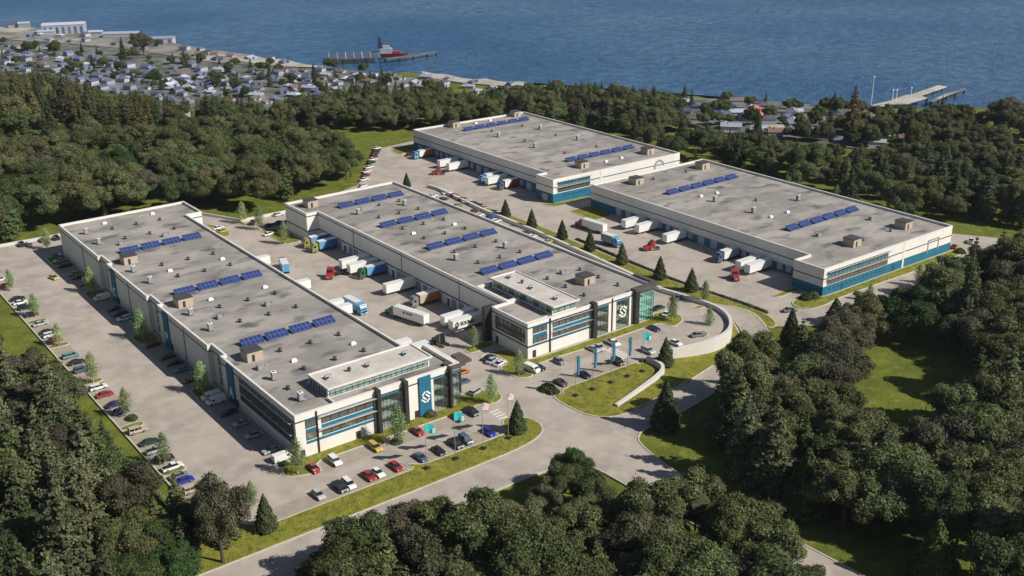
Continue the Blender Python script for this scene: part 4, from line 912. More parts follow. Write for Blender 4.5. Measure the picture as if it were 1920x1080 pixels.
def conv_parts(r, x0, c, length=6.4):
    """long nosed tractor from x0 (rear) to x0+length (bumper)"""
    x1 = x0+length
    MB().box(x0, x1-2.0, -.45, .45, .7, 1.0).build('chassis', M_tyre, r)
    MB().side([(x1-2.0, .8), (x1-2.0, 2.15), (x1-.4, 1.75), (x1, 1.45), (x1, .5), (x1-1.8, .5)], -1.0, 1.0).build('bonnet', paint(c), r, bevel=.1)
    MB().side([(x1-4.1, .8), (x1-4.1, 3.6), (x1-3.6, 3.8), (x1-2.6, 3.1), (x1-2.02, 2.2), (x1-2.02, .8)], -1.2, 1.2).build('cab', paint(c), r, bevel=.08)
    MB().add([(x1-2.52, -1.0, 3.0), (x1-2.52, 1.0, 3.0), (x1-2.05, 1.05, 2.25), (x1-2.05, -1.05, 2.25), (x1-2.4, -1.0, 3.05), (x1-2.4, 1.0, 3.05), (x1-1.95, 1.05, 2.27), (x1-1.95, -1.05, 2.27)], [(0, 1, 2, 3), (7, 6, 5, 4), (4, 5, 1, 0), (3, 2, 6, 7), (0, 3, 7, 4), (5, 6, 2, 1)]).build('windscreen', M_cargl, r)
    for s in (-1, 1):
        MB().box(x1-3.0, x1-2.4, s*1.215-.02, s*1.215+.02, 2.1, 2.8).build('side_window', M_cargl, r)
        MB().box(x1-3.9, x1-2.5, s*1.05-.18, s*1.05+.18, .45, .85).build('fuel_tank', M_rim, r)
        MB().cyl((x1-4.25, s*1.0, .9), .09, 3.0).build('exhaust_stack', M_rim, r)
    MB().box(x1-.01, x1+.06, -.5, .5, .7, 1.4).build('grille', M_rim, r)
    wheels(r, [x1-1.1, x0+.8, x0+2.0])
    MB().cyl((x0+1.4, 0, 1.01), .45, .12).build('coupling_plate', M_tyre, r)
def lorry(label, x, y, ang, cab=None, cabc='white', box=None, blen=11.0, cat='lorry', group=None, H=4.0, name=None, roofc='white', diag=None):
    r = empty(name or ('parked_trailer' if not cab else 'articulated_lorry' if box else 'tractor_unit'), (x, y, .03), math.radians(ang))
    # local +x is forward, origin at the rear
    if box:
        trailer_parts(r, 0, blen, box, H, roofc=roofc)
        if diag: # paler front third of the box with a slanting edge
            o = [c for c in r.children if c.name.startswith('cargo_box')][0]
            m_ = MB(); xs0 = blen*.55
            for s in (-1, 1):
                y0, y1 = (1.282, 1.30) if s > 0 else (-1.30, -1.282)
                m_.side([(xs0-.9 if True else 0, 3.94), (xs0+1.6, 1.06), (blen-.01, 1.06), (blen-.01, 3.94)][::-1], y0, y1)
            m_.build('livery_panel', paint(diag), o)
    if cab == 'over': cabover_parts(r, (blen+.5) if box else 3.2, cabc); 
    if cab == 'over': MB().box(((blen+.5) if box else 3.2)-3.4, ((blen+.5) if box else 3.2)+.3, -.42, .42, .55, .74).build('tractor_frame', M_tyre, r); wheels(r, [((blen+.5) if box else 3.2)-1.6])
    if cab == 'conv': conv_parts(r, blen-2.2 if box else 0, cabc)
    tag(r, label, cat, group); return r
WB2 = 84.6
for i, (yc, cab, cc, bx, bl, dg, lb) in enumerate([
    (142.0, 'over', 'lime', 'boxblue', 7.6, 'skyblue', 'blue lorry with yellow green cab, farthest at the middle warehouse docks'),
    (135.4, 'over', 'lime', 'boxblue', 7.6, 'skyblue', 'blue lorry with yellow green cab, second farthest at the middle docks'),
    (111.2, None, None, 'white', 11.4, None, 'white trailer at the middle docks, left one of the pair beside the green cab'),
    (105.3, None, None, 'white', 11.4, None, 'white trailer at the middle docks, directly beside the lorry with the green cab'),
    (99.6, 'over', 'grassgreen', 'boxblue', 7.8, 'skyblue', 'blue lorry with dark green cab at the middle warehouse docks'),
    (80.4, None, None, 'white', 11.6, None, 'lone white trailer at the middle docks before the orange lorry'),
    (65.6, 'over', 'grey', 'rust', 7.7, 'beige', 'orange lorry with grey cab at the middle warehouse docks'),
    (45.2, None, None, 'white', 11.8, None, 'plain white trailer beside the lettered SOUND trailer'),
    (40.6, None, None, 'white', 11.8, None, 'white trailer lettered SOUND at the last middle dock')]):
    r = lorry(lb, WB2, yc, 180, cab, cc or 'white', bx, bl, 'lorry' if cab else 'trailer', 'lorries and trailers at the middle docks', diag=dg, roofc='white')
    if 'lettered SOUND at' in lb:
        bo = [c for c in r.children if c.name.startswith('cargo_box')][0]
        text('SOUND', 1.5, (6.4, 1.31, 2.5), (PI/2, 0, PI), M_black, bo)
        lg_ = logo(bo, 10.3, -1.29, 2.5, .95, M_black); lg_.rotation_euler = (0, 0, PI); lg_.location = (20.6, -.02, 0)
WB3 = lambda y: 190.0+(y-138.5)*.0063
for yc, cab, cc, bx, bl, dg, lb in [(229.8, 'over', 'skyblue', 'rust', 8, 'white', 'orange lorry with blue cab, farthest at the far warehouse docks'), (206.9, None, None, 'white', 11, None, 'white trailer behind the red tractor at the far docks'), (199.0, None, None, 'white', 11, None, 'white trailer second along at the far docks'),
    (172.6, 'over', 'skyblue', 'brown', 8, 'white', 'brown and white lorry with blue cab at the far docks'), (167.4, None, None, 'white', 11, None, 'white trailer between the brown lorry and the red lorry at the far docks'), (158.6, 'over', 'slate', 'red', 8, 'white', 'red lorry with blue cab at the far docks')]:
    lorry(lb, WB3(yc), yc, 180, cab, cc or 'white', bx, bl, 'lorry' if cab else 'trailer', 'lorries and trailers at the far docks', diag=dg)
for yc, cab, cc, bx, bl, dg, lb in [(81.7, None, None, 'white', 11, None, 'white trailer farthest along at the right hand docks'), (74.0, None, None, 'white', 11, None, 'white trailer second farthest at the right hand docks'), (58.7, None, None, 'white', 11, None, 'lone white trailer behind the red tractor at the right hand docks'),
    (32.3, 'over', 'slate', 'silver', 8, 'white', 'grey lorry with slate blue cab at the right hand docks'), (21.0, None, None, 'white', 12, None, 'white trailer second nearest at the right hand docks'), (16.8, None, None, 'white', 12, None, 'white trailer nearest the front at the right hand docks')]:
    lorry(lb, 194.1+yc*.008, yc, 180, cab, cc or 'white', bx, bl, 'lorry' if cab else 'trailer', 'lorries and trailers at the right hand docks', diag=dg)
def along(u0, v0, u1, v1):   # rear px -> front px on the ground
    a = G(u0, v0); b_ = G(u1, v1); return a[0], a[1], math.degrees(math.atan2(b_[1]-a[1], b_[0]-a[0]))
x, y, a = along(626, 514, 609, 532); lorry('red tractor unit in the yard between the left warehouses', x, y, a, 'conv', 'red', cat='tractor unit')
x, y, a = along(553, 500, 537, 514); 
lorry('light blue box lorry driving up the yard between the left warehouses', G(537, 515)[0], G(537, 515)[1], 72, 'over', 'slate', 'skyblue', 7.0, diag=None, roofc='white')
_a, _b = Vector(G(649, 553.7, 4)), Vector(G(671, 564.7, 4))
lorry('sky blue box lorry crossing the yard between the left warehouses', _a.x, _a.y, math.degrees(math.atan2(_b.y-_a.y, _b.x-_a.x)), 'over', 'skyblue', 'skyblue', 7.5, roofc='white')
x, y, a = along(800, 612, 716, 584); lorry('long white lorry with dark green cab turning in the yard', x, y, a, 'conv', 'grassgreen', 'white', 13.5)
r_ = [o for o in COL.objects if o.name.startswith('articulated_lorry') and 'dark green cab turning' in o.get('label', '')][0]
bo = [c for c in r_.children if c.name.startswith('cargo_box')][0]
text('SOUND', .8, (6.2, 1.30, 2.9), (PI/2, 0, PI), M_black, bo); lg_ = logo(bo, 8.6, -1.29, 2.9, .45, M_black); lg_.rotation_euler = (0, 0, PI); lg_.location = (17.2, -.02, 0)
x, y, a = along(838, 652, 808, 637); lorry('black tractor unit by the young tree near the middle warehouse corner', x, y, a, 'conv', 'black', cat='tractor unit')
x, y, a = along(835, 327, 806, 328); lorry('red tractor unit in the far dock yard', x, y, a, 'conv', 'red', cat='tractor unit')
x, y, a = along(1236, 467, 1202, 471); lorry('red tractor unit in the right hand dock yard facing left', x, y, a, 'conv', 'red', cat='tractor unit')
x, y, a = along(1374, 517, 1386, 539); lorry('red tractor unit facing the camera in the right hand dock yard', x, y, a, 'conv', 'red', cat='tractor unit')
x, y, a = along(1134, 439, 1080, 422); lorry('long white lorry with dark red cab in the right hand yard', x, y, a, 'conv', 'maroon', 'white', 11.5)
x, y, a = along(1131, 454, 1163, 465); lorry('grey green box lorry with blue cab beside the conifers', x, y, a, 'over', 'skyblue', 'teal', 6.0)
# flat black trailer and those half hidden behind the left warehouse
r = empty('flatbed_trailer', (*G(655, 511), .03), math.radians(180)); MB().box(0, 8, -1.2, 1.2, 1.0, 1.2).build('deck', M_tyre, r); MB().box(.3, 7.5, -.4, .4, .7, .99).build('chassis', M_tyre, r); wheels(r, [1.2, 2.4]); tag(r, 'empty black flatbed trailer behind the red tractor in the left yard', 'trailer')
for yc, c, lb in ((133, 'white', 'farthest'), (101.6, 'white', 'second farthest'), (78.3, 'white', 'third farthest'), (73.0, 'white', 'third nearest'), (37.4, 'white', 'second nearest'), (32.4, 'boxblue', 'nearest')):
    lorry(f'{"blue" if c == "boxblue" else "white"} trailer half hidden behind the left warehouse, {lb} of its row', 42.6, yc, 0, None, None, c, 13.2 if c == 'white' else 16.3, 'trailer', 'trailers behind the left warehouse', roofc='white')
# ================================================================ FLAGS
def cloth(wd, ht, axis='x', nx_=16, nz=8, amp=.35, hang=.9):
    vs = []; 
    for j in range(nz+1):
        for i in range(nx_+1):
            u = i/nx_; v = j/nz
            vs.append((u*wd*.92, amp*u*math.sin(u*6.5+v*1.2), -v*ht-hang*u*u*.6))
    fs = [(j*(nx_+1)+i, j*(nx_+1)+i+1, (j+1)*(nx_+1)+i+1, (j+1)*(nx_+1)+i) for j in range(nz) for i in range(nx_)]
    return vs, fs
def flagpole(u, v, ut, vt, kind, label, grp):
    x, y = G(u, v); z0 = h(x, y)+.1
    # height so the top meets the photographed tip
    H = 8.
    for _ in range(60):
        pu, pv = proj(x, y, z0+H)
        if pv <= vt: break
        H += .2
    r = empty('flagpole' if kind != 'banner' else 'banner_pole', (x, y, z0), 0)
    MB().cyl((0, 0, 0), .09, H, n=8, r2=.05).build('pole', M_metal, r); MB().box(-.7, .7, -.7, .7, -.1, .28).cyl((0, 0, .29), .35, .3, n=10).build('base', M_dark, r)
    if kind == 'banner':
        m_ = MB(); n_ = 8; Hb = 5.8
        vs = []
        for j in range(n_+1):
            w_ = 1.15 if j < n_-1 else .85; c = .25*math.sin(j/n_*2.2)
            vs += [(.15+c, -.03, H-.3-Hb*j/n_), (.15+c+w_*.95, -.25, H-.3-Hb*j/n_+(.0))]
        m_.add(vs, [(2*i, 2*i+2, 2*i+3, 2*i+1) for i in range(n_)]); o = m_.build('banner', M_banner, r)
        lg = logo(o, .85, -.2, H-1.5, .36, paint('skyblue')); 
        for k in range(5): text('SOUND'[k], .7, (.9, -.33, H-2.75-k*.72), (PI/2, 0, 0), paint('skyblue'), o)
        MB().box(0, 1.7, -.03, .03, H-.3, H-.24).build('arm', M_metal, r)
    elif kind == 'teal':
        vs, fs = cloth(4.0, 2.4, hang=4.6, amp=.9); m_ = MB(); m_.add([(a+.08, b, c+H-.1) for a, b, c in vs], fs); o = m_.build('flag', M_tealflag, r)
        lg = logo(o, 2.0, -.75, H-2.2, .6, M_whitep)
    else:
        vs, fs = cloth(3.7, 2.1, hang=3.6, amp=.6, nx_=26, nz=13); m_ = MB(); nx1 = 26
        m_.add([(a+.08, b, c+H-.1) for a, b, c in vs], fs)
        mi = []
        for j in range(13):
            for i in range(26): mi.append(2 if (i < 10 and j < 7 and not ((i % 2 == 1) and (j % 2 == 1))) else 1 if (i < 10 and j < 7) else (0 if j % 2 == 0 else 1))
        m_.mi = mi; m_.build('flag', [paint('red'), M_whitep, paint('navy')], r)
    r.rotation_euler.z = math.radians(8 if kind != 'us' else 25)
    tag(r, label, 'flagpole' if kind != 'banner' else 'banner pole', grp)
flagpole(800, 879, 799, 796, 'teal', 'tall pole with a teal flag, left one on the roadside lawn', 'flagpoles on the roadside lawn')
flagpole(854, 861, 854, 773, 'teal', 'tall pole with a teal flag, right one on the roadside lawn', 'flagpoles on the roadside lawn')
flagpole(906, 842, 906, 757, 'us', 'tall pole with a striped flag, left one near the crossing', 'flagpoles on the roadside lawn')
flagpole(953, 822.5, 954, 739, 'us', 'tall pole with a striped flag beside the dark conifer', 'flagpoles on the roadside lawn')
for i, (a, b, c, d) in enumerate(((1079, 742.5, 1081, 667), (1111, 731, 1113, 654), (1145, 718, 1149, 642), (1176, 706, 1178, 632))):
    flagpole(a, b, c, d, 'banner', f'dark teal vertical banner on a tall pole, {ORD[i]} from the left on the walled lawn', 'banner poles on the walled lawn')
flagpole(1204, 697, 1207, 624, 'teal', 'tall pole with a teal flag beside the hooked white wall', None)
# ================================================================ TREES
rng = np.random.default_rng(5)
M_leafA = leafmat('leaves mid green', (.050, .070, .024), (.185, .212, .088), .38)
M_leafB = leafmat('leaves olive', (.060, .074, .027), (.215, .220, .098), .38)
M_leafC = leafmat('leaves brown', (.054, .054, .030), (.165, .155, .098), .34)
M_leafD = leafmat('leaves deep green', (.032, .054, .017), (.108, .150, .045))
M_leafE = leafmat('needles green', (.048, .064, .030), (.182, .198, .105), .32)
M_leafF = leafmat('needles dark', (.030, .046, .020), (.105, .125, .056), .15)
M_leafG = leafmat('birch leaves', (.19, .26, .10), (.38, .46, .23), .4)
M_leafH = leafmat('needles rusty', (.052, .052, .020), (.175, .155, .060), .1)
M_leafY = leafmat('leaves yellow', (.22, .22, .02), (.38, .36, .05), .3)
def leaf_mesh(name, pos, nrm, size, mt, core=None, long=1.0):
    """pos,nrm (n,3), size (n,): one bent quad per leaf clump"""
    n = len(pos); nrm = nrm/np.linalg.norm(nrm, axis=1)[:, None]
    t = rng.normal(size=(n, 3)); t -= (t*nrm).sum(1)[:, None]*nrm; t /= np.linalg.norm(t, axis=1)[:, None]
    b = np.cross(nrm, t); s = size[:, None]
    k = rng.uniform(.6, 1.1, (n, 1))
    P = np.stack([pos-t*s*k*long*.5-b*s*.12, pos-b*s*.5+t*s*.1, pos+t*s*k*long*.5+b*s*.1, pos+b*s*.5*k], 1).reshape(-1, 3)
    Fc = np.arange(4*n).reshape(-1, 4)
    V = P.tolist(); Fl = Fc.tolist()
    if core:
        base = len(V)
        for c, r in core:
            bm = bmesh.new(); bmesh.ops.create_icosphere(bm, subdivisions=1, radius=1)
            i0 = len(V); V += [(c[0]+v.co.x*r[0], c[1]+v.co.y*r[1], c[2]+v.co.z*r[2]) for v in bm.verts]; Fl += [[i0+v.index for v in f.verts] for f in bm.faces]; bm.free()
    me = bpy.data.meshes.new(name); me.from_pydata(V, [], Fl); me.materials.append(mt); me.update(); return me
def trunk_mesh(name, H, r, mt, limbs=(), lean=0):
    m_ = MB(); n = 8; segs = 5; vs = []
    for k in range(segs+1):
        z = H*k/segs; rr = r*(1-.75*k/segs)*(1.35 if k == 0 else 1)
        for i in range(n): a = 2*PI*i/n; vs.append((math.cos(a)*rr+lean*math.sin(k), math.sin(a)*rr+lean*math.cos(k*1.3)-lean, z-.4 if k == 0 else z))
    m_.add(vs, [(k*n+i, k*n+(i+1) % n, (k+1)*n+(i+1) % n, (k+1)*n+i) for k in range(segs) for i in range(n)])
    for (z, a, ln, up) in limbs:
        d = Vector((math.cos(a), math.sin(a), up)).normalized(); p = Vector((0, 0, z)); q = p+d*ln; s_ = d.orthogonal().normalized(); t_ = d.cross(s_); vs = []
        for pt, rr in ((p, r*.35), (q, r*.08)):
            for i in range(5): aa = 2*PI*i/5; vs.append(tuple(pt+s_*math.cos(aa)*rr+t_*math.sin(aa)*rr))
        m_.add(vs, [(i, (i+1) % 5, (i+1) % 5+5, i+5) for i in range(5)])
    return m_.mesh(name, mt)
def broadleaf(seed, H=14, R=6.5, nl=26, nleaf=7000, mt=None, ls=.62, round_=False):
    global rng; rng = np.random.default_rng(seed); nleaf = int(nleaf*2.3); ls *= .60
    zc = H*.58; lobes = []; lop = rng.uniform(.78, 1.22, 7); core = []
    def out(a): return float(np.interp((a % (2*PI))/(2*PI)*7, range(8), list(lop)+[lop[0]]))
    for i in range(nl//2):
        a = i*2.4+rng.uniform(-.5, .5); e = math.asin(min(1, max(-.45, rng.uniform(-.45, 1.0)))); k = rng.uniform(.55, .88)*(1 if round_ else out(a))
        c = np.array([math.cos(a)*math.cos(e)*R*k, math.sin(a)*math.cos(e)*R*k, zc+math.sin(e)*H*.40*k]); r = rng.uniform(.27, .40)*R
        lobes.append((c, r)); core.append((c*np.array([.93, .93, 1]), (r*.72, r*.72, r*.6)))
        for _ in range(6):
            d = rng.normal(size=3); d /= np.linalg.norm(d); d[2] = abs(d[2])*.9-.2
            if d[0]*c[0]+d[1]*c[1] < 0: d[0] *= -1; d[1] *= -1
            lobes.append((c+d*r*rng.uniform(.6, 1.05), r*rng.uniform(.32, .58)))
    lobes.append((np.array([0, 0, zc]), R*(.72 if round_ else .52))); core.append((np.array([0, 0, zc]), (R*.6, R*.6, H*.26)))
    C = np.array([l[0] for l in lobes]); Rr = np.array([l[1] for l in lobes]); wts = Rr**1.7; wts /= wts.sum()
    idx = rng.choice(len(lobes), nleaf*3, p=wts)
    D = rng.normal(size=(nleaf*3, 3)); D /= np.linalg.norm(D, axis=1)[:, None]; D[:, 2] = np.where((D[:, 2] < -.2) & (rng.random(nleaf*3) < .7), -D[:, 2], D[:, 2])
    q = np.array([1, 1, .8]); P = C[idx]+D*(Rr[idx]*rng.uniform(.72, 1.16, nleaf*3))[:, None]*q
    dist = np.min([np.where(idx == j, 9, np.linalg.norm((P-C[j])/q, axis=1)/Rr[j]) for j in range(len(lobes))], axis=0)
    keep = dist > .70; P = P[keep][:nleaf]; Dk = D[keep][:nleaf]
    stray = rng.random(len(P)) < .14; P[stray] += Dk[stray]*rng.uniform(.15, .6, (stray.sum(), 1))
    N_ = Dk+rng.normal(size=Dk.shape)*.45+np.array([0, 0, .2]); S = rng.uniform(.5, 1.35, len(P))*ls
    me = leaf_mesh('crown', P, N_, S, mt, core, long=1.35)
    limbs = [(H*.24+H*.045*i, i*2.4+seed, R*.75, .8) for i in range(8)]
    return me, trunk_mesh('trunk', H*.62, R*.055+.05, M_trunk, limbs)
def conifer(seed, H=18, R=4.2, tiers=15, mt=None, dens=1., droop=.25, ls=.6, gap=.35, base=.14):
    global rng; rng = np.random.default_rng(seed)
    P = []; N = []; S = []; core = []
    for k in range(tiers):
        f = k/(tiers-1); z = H*(base+(1-base)*f**.92); rad = R*(1-f)**.8*rng.uniform(.82, 1.12)+.25
        nb = max(4, int(9*(1-f*.5)))
        a0 = rng.uniform(0, 6)
        for j in range(nb):
            if rng.random() < gap*.3: continue
            a = a0+2*PI*j/nb+rng.uniform(-.25, .25); rl = rad*rng.uniform(.75, 1.1)
            n_ = int(46*dens*(rl/R+.25)*1.6)
            t = rng.uniform(.12, 1, n_)**.75; w_ = rl*.26*(1.15-t)+.12
            off = rng.normal(size=(n_, 3))*np.stack([w_, w_, w_*.45], 1)
            p = np.stack([np.cos(a)*t*rl, np.sin(a)*t*rl, z-droop*rl*t**1.5+rng.uniform(-.1, .1)+0*t], 1)+off
            P.append(p); N.append(np.stack([np.cos(a)*.5+0*t, np.sin(a)*.5+0*t, .8+0*t], 1)+rng.normal(size=(n_, 3))*.5); S.append(rng.uniform(.5, 1.1, n_)*ls*.74)
        core.append(((0, 0, z-.2*rad), (rad*.42, rad*.42, H/tiers*.7)))
    P.append(np.array([[0, 0, H+.1]]*14)+rng.normal(size=(14, 3))*np.array([.18, .18, .5])); N.append(rng.normal(size=(14, 3))+np.array([0, 0, .3])); S.append(np.full(14, .45))
    me = leaf_mesh('crown', np.concatenate(P), np.concatenate(N), np.concatenate(S), mt, core, long=1.5)
    return me, trunk_mesh('trunk', H*.92, .34, M_trunk)
def cone_tree(seed, H=11, R=2.9, mt=None, n=4200, ls=.42):
    global rng; rng = np.random.default_rng(seed)
    z = rng.beta(1.15, 1.9, n); a = rng.uniform(0, 2*PI, n)
    lump = 1+.10*np.sin(a*5+z*23)+.09*np.sin(a*9-z*41)+rng.normal(size=n)*.05
    prof = np.where(z < .08, .75+z*3, 1)*(1-z)**.82
    r = R*prof*lump*rng.uniform(.86, 1.05, n)
    P = np.stack([np.cos(a)*r, np.sin(a)*r, .35+z*H], 1); N = np.stack([np.cos(a), np.sin(a), .45+0*a], 1)+rng.normal(size=(n, 3))*.5
    core = [((0, 0, .6+H*k/7), (R*.84*(1-k/7)**.82+.05, R*.84*(1-k/7)**.82+.05, H/8)) for k in range(7)]
    return leaf_mesh('crown', P, N, rng.uniform(.6, 1.2, n)*ls, mt, core, long=1.3), trunk_mesh('trunk', H*.4, .25, M_trunk)
def birch(seed, H=9.0, R=1.9, mt=None, n=1900, ls=.36):
    global rng; rng = np.random.default_rng(seed)
    P = []; N = []
    nb = 30
    for k in range(nb):
        f = k/nb; z = H*(.22+.74*f); rad = R*(math.sin(PI*min(1, (f*.80+.20)))**.75)*rng.uniform(.6, 1.1)
        a = k*2.4+rng.uniform(-.4, .4); c = np.array([math.cos(a)*rad*.6, math.sin(a)*rad*.6, z]); m_ = n//nb
        d = rng.normal(size=(m_, 3)); P.append(c+d*np.array([rad*.30+.12, rad*.30+.12, .42])); N.append(d+rng.normal(size=(m_, 3))*.6)
    P = np.concatenate(P); N = np.concatenate(N)
    limbs = [(H*(.22+.06*i), i*2.4, 1.4, 1.3) for i in range(9)]
    return leaf_mesh('crown', P, N, rng.uniform(.6, 1.2, len(P))*ls, mt), trunk_mesh('trunk', H*.93, .11, M_birch, limbs, .03)
PR = {}
def proto(key, pair, name):
    PR[key] = (pair[0], pair[1], name)
proto('bA1', broadleaf(11, 14, 6.6, 28, 7600, M_leafA), 'broadleaf_tree'); proto('bA2', broadleaf(12, 16, 7.2, 32, 8200, M_leafA), 'broadleaf_tree')
proto('bB1', broadleaf(13, 14.5, 6.8, 30, 7600, M_leafB), 'broadleaf_tree'); proto('bB2', broadleaf(14, 16, 6.4, 26, 7600, M_leafB), 'broadleaf_tree')
proto('bC1', broadleaf(15, 13, 6.2, 30, 6400, M_leafC, .55), 'broadleaf_tree'); proto('bC2', broadleaf(16, 14, 6.6, 24, 6400, M_leafC, .55), 'broadleaf_tree')
proto('bD1', broadleaf(17, 14, 6.2, 46, 9000, M_leafD, .5, True), 'broadleaf_tree'); proto('bD2', broadleaf(18, 12, 5.6, 40, 8000, M_leafD, .5, True), 'broadleaf_tree')
proto('pE1', conifer(21, 18, 5.0, 13, M_leafE, 1.5, .2, .75), 'pine_tree'); proto('pE2', conifer(22, 20, 5.6, 14, M_leafE, 1.5, .15, .8, .6), 'pine_tree')
proto('pE3', conifer(23, 16, 5.0, 11, M_leafA, 1.6, .1, .8, .6), 'pine_tree')
proto('fF1', conifer(24, 22, 4.2, 18, M_leafF, 1.2, .3, .7, .5), 'fir_tree'); proto('fF2', conifer(25, 19, 3.8, 16, M_leafF, 1.2, .3, .7, .5), 'fir_tree')
proto('fH1', conifer(26, 21, 4.4, 17, M_leafH, 1.2, .3, .75, .5), 'fir_tree')
proto('cF1', cone_tree(31, 10.5, 2.9, M_leafF), 'conical_conifer'); proto('cF2', cone_tree(32, 12.5, 4.1, M_leafD, 6500, .55), 'conical_conifer')
proto('yG1', birch(41, 9.5, 2.1, M_leafG), 'young_birch'); proto('yG2', birch(42, 9.0, 1.9, M_leafG), 'young_birch'); proto('yG3', birch(43, 9.8, 2.2, M_leafG), 'young_birch')
proto('bY1', broadleaf(44, 12, 3.6, 18, 3500, M_leafY, .5), 'broadleaf_tree')
def plant(key, x, y, s=1., label=None, cat='tree', group=None, far=False, sz=None, rz=None, z=None, nm2=None):
    cr, tr, nm = PR[key]; nm = nm2 or nm; z = h(x, y) if z is None else z
    rz = random.uniform(0, 6.28) if rz is None else rz; sc_ = (s, s, s*(sz or random.uniform(.9, 1.12)))
    if far:
        o = bpy.data.objects.new(nm, cr); COL.objects.link(o)
    else:
        o = empty(nm); c = bpy.data.objects.new('crown', cr); t = bpy.data.objects.new('trunk', tr)
        for q in (t, c): COL.objects.link(q); q.parent = o
    o.location = (x, y, z); o.rotation_euler.z = rz; o.scale = sc_
    tag(o, label, cat, group); return o
DESC = {'bA': 'mid green broadleaf tree', 'bB': 'olive green broadleaf tree', 'bC': 'reddish brown broadleaf tree', 'bD': 'round deep green broadleaf tree', 'pE': 'layered green pine tree', 'fF': 'dark pointed fir tree', 'fH': 'rusty brown fir tree', 'bY': 'yellow tree'}
CATS = {'b': 'broadleaf tree', 'p': 'pine tree', 'f': 'fir tree'}
TREES = []
def forest(poly, step, keys, where, smin=.8, smax=1.15, holes=(), far=False, prob=1., jit=.42, cull=60, lim=None):
    xs_ = [p[0] for p in poly]; ys_ = [p[1] for p in poly]; n_ = 0
    x = min(xs_); row = 0
    while x < max(xs_):
        y = min(ys_)+(row % 2)*step/2
        while y < max(ys_):
            px = x+random.uniform(-jit, jit)*step; py = y+random.uniform(-jit, jit)*step; y += step
            if not pip(px, py, poly) or random.random() > prob: continue
            if any(math.hypot(px-a, py-b) < r for a, b, r in list(holes)+SINGLE): continue
            z = h(px, py); u, v = proj(px, py, z+7)
            if far == 'cut' and any(pip(u+e, proj(px, py, z+k)[1], GLADE) for k in (6, 9, 12, 15) for e in (-28, 0, 28)): continue
            if not (-cull < u < 1920+cull and -60 < v < 1080+150): continue
            key = random.choice(keys); s = random.uniform(smin, smax)
            Hk = {'f': 22, 'p': 19, 'b': 16.5}[key[0]]
            if lim is not None and far == 'cut':
                ok = False
                for _ in range(4):
                    rr_ = 5.2*s*CF/max(60., float((np.array([px, py, z])-O_)@F_)); tv = proj(px, py, z+Hk*s*.93)[1]
                    if tv > np.interp(u, lim[0], lim[1]) and tv > np.interp(u-rr_*.6, lim[0], lim[1])-8 and tv > np.interp(u+rr_*.6, lim[0], lim[1])-10: ok = True; break
                    s *= .84
                if not ok or s < .5: continue
            elif lim is not None:
                for _ in range(3):
                    if proj(px, py, z+Hk*s)[1] < np.interp(u, lim[0], lim[1]): s *= .82
                if proj(px, py, z+Hk*s)[1] < np.interp(u, lim[0], lim[1]): continue
            TREES.append((key, px, py, z, s, where, far is True)); n_ += 1
        x += step*.87; row += 1
    return n_
LIMR = ([900,1000,1100,1200,1260,1300,1400,1500,1640,1700,1800,1920,2000],[168,160,152,160,196,228,243,258,275,262,262,280,280])
LIMR2 = ([1200,1600,1640,1700,1800,1920,2000],[215,215,190,196,190,205,205])
SINGLE = [(*G(1247, 803), 8.5), (*G(1481, 646), 7), (*G(1506, 962), 7.5), (*G(1560, 650), 6.5), (*G(1745, 1092), 8), (*G(1700, 640), 8), (*G(418, 1055), 6), (*G(500, 994), 7), (*G(1312, 968), 7), (*G(1072, 925), 5)]+[(*G(a_, b_), 5.5) for a_, b_ in ((1303, 303), (1393, 326), (1477, 347), (1568, 372), (1664, 397), (1303, 312), (1393, 335), (1477, 356), (1568, 381), (1664, 406))]
GLADE = [(1640, 712), (1672, 650), (1715, 630), (1752, 640), (1748, 720), (1735, 770), (1690, 785), (1630, 760)]
LIME = ([1180, 1240, 1262, 1300, 1380, 1420, 1470, 1540, 1600, 1680, 1730, 1790, 1840, 1920, 2000], [830, 800, 705, 688, 650, 615, 598, 562, 548, 540, 505, 472, 442, 420, 420])
LIMS = ([400, 500, 540, 580, 620, 660, 700, 780, 820, 850, 880, 930, 1000, 1040, 1100, 1150, 1180, 1230, 1280, 1320, 1350, 1400, 1440, 1500, 1550], [1220, 1140, 1095, 1050, 990, 955, 932, 915, 925, 905, 935, 935, 928, 935, 922, 925, 922, 910, 905, 885, 905, 930, 940, 1005, 1110])
LIMW = ([-60, 0, 15, 75, 100, 137, 155, 195, 220, 240, 275, 295, 325, 362, 400, 470, 520], [560, 575, 650, 657, 675, 700, 748, 752, 795, 838, 892, 922, 930, 945, 960, 980, 1100])
LIMN = ([-60, 0, 100, 200, 300, 366, 470, 560, 580, 600, 640, 700], [250, 247, 236, 222, 228, 217, 203, 226, 250, 262, 275, 300])
def px_poly(pts): return [Gt(u, v)[:2] for u, v in pts]
mix1 = ['bA1', 'bA2', 'bB1', 'bB2', 'bC1', 'bC2', 'pE1', 'pE2', 'pE3', 'pE3', 'bA1']
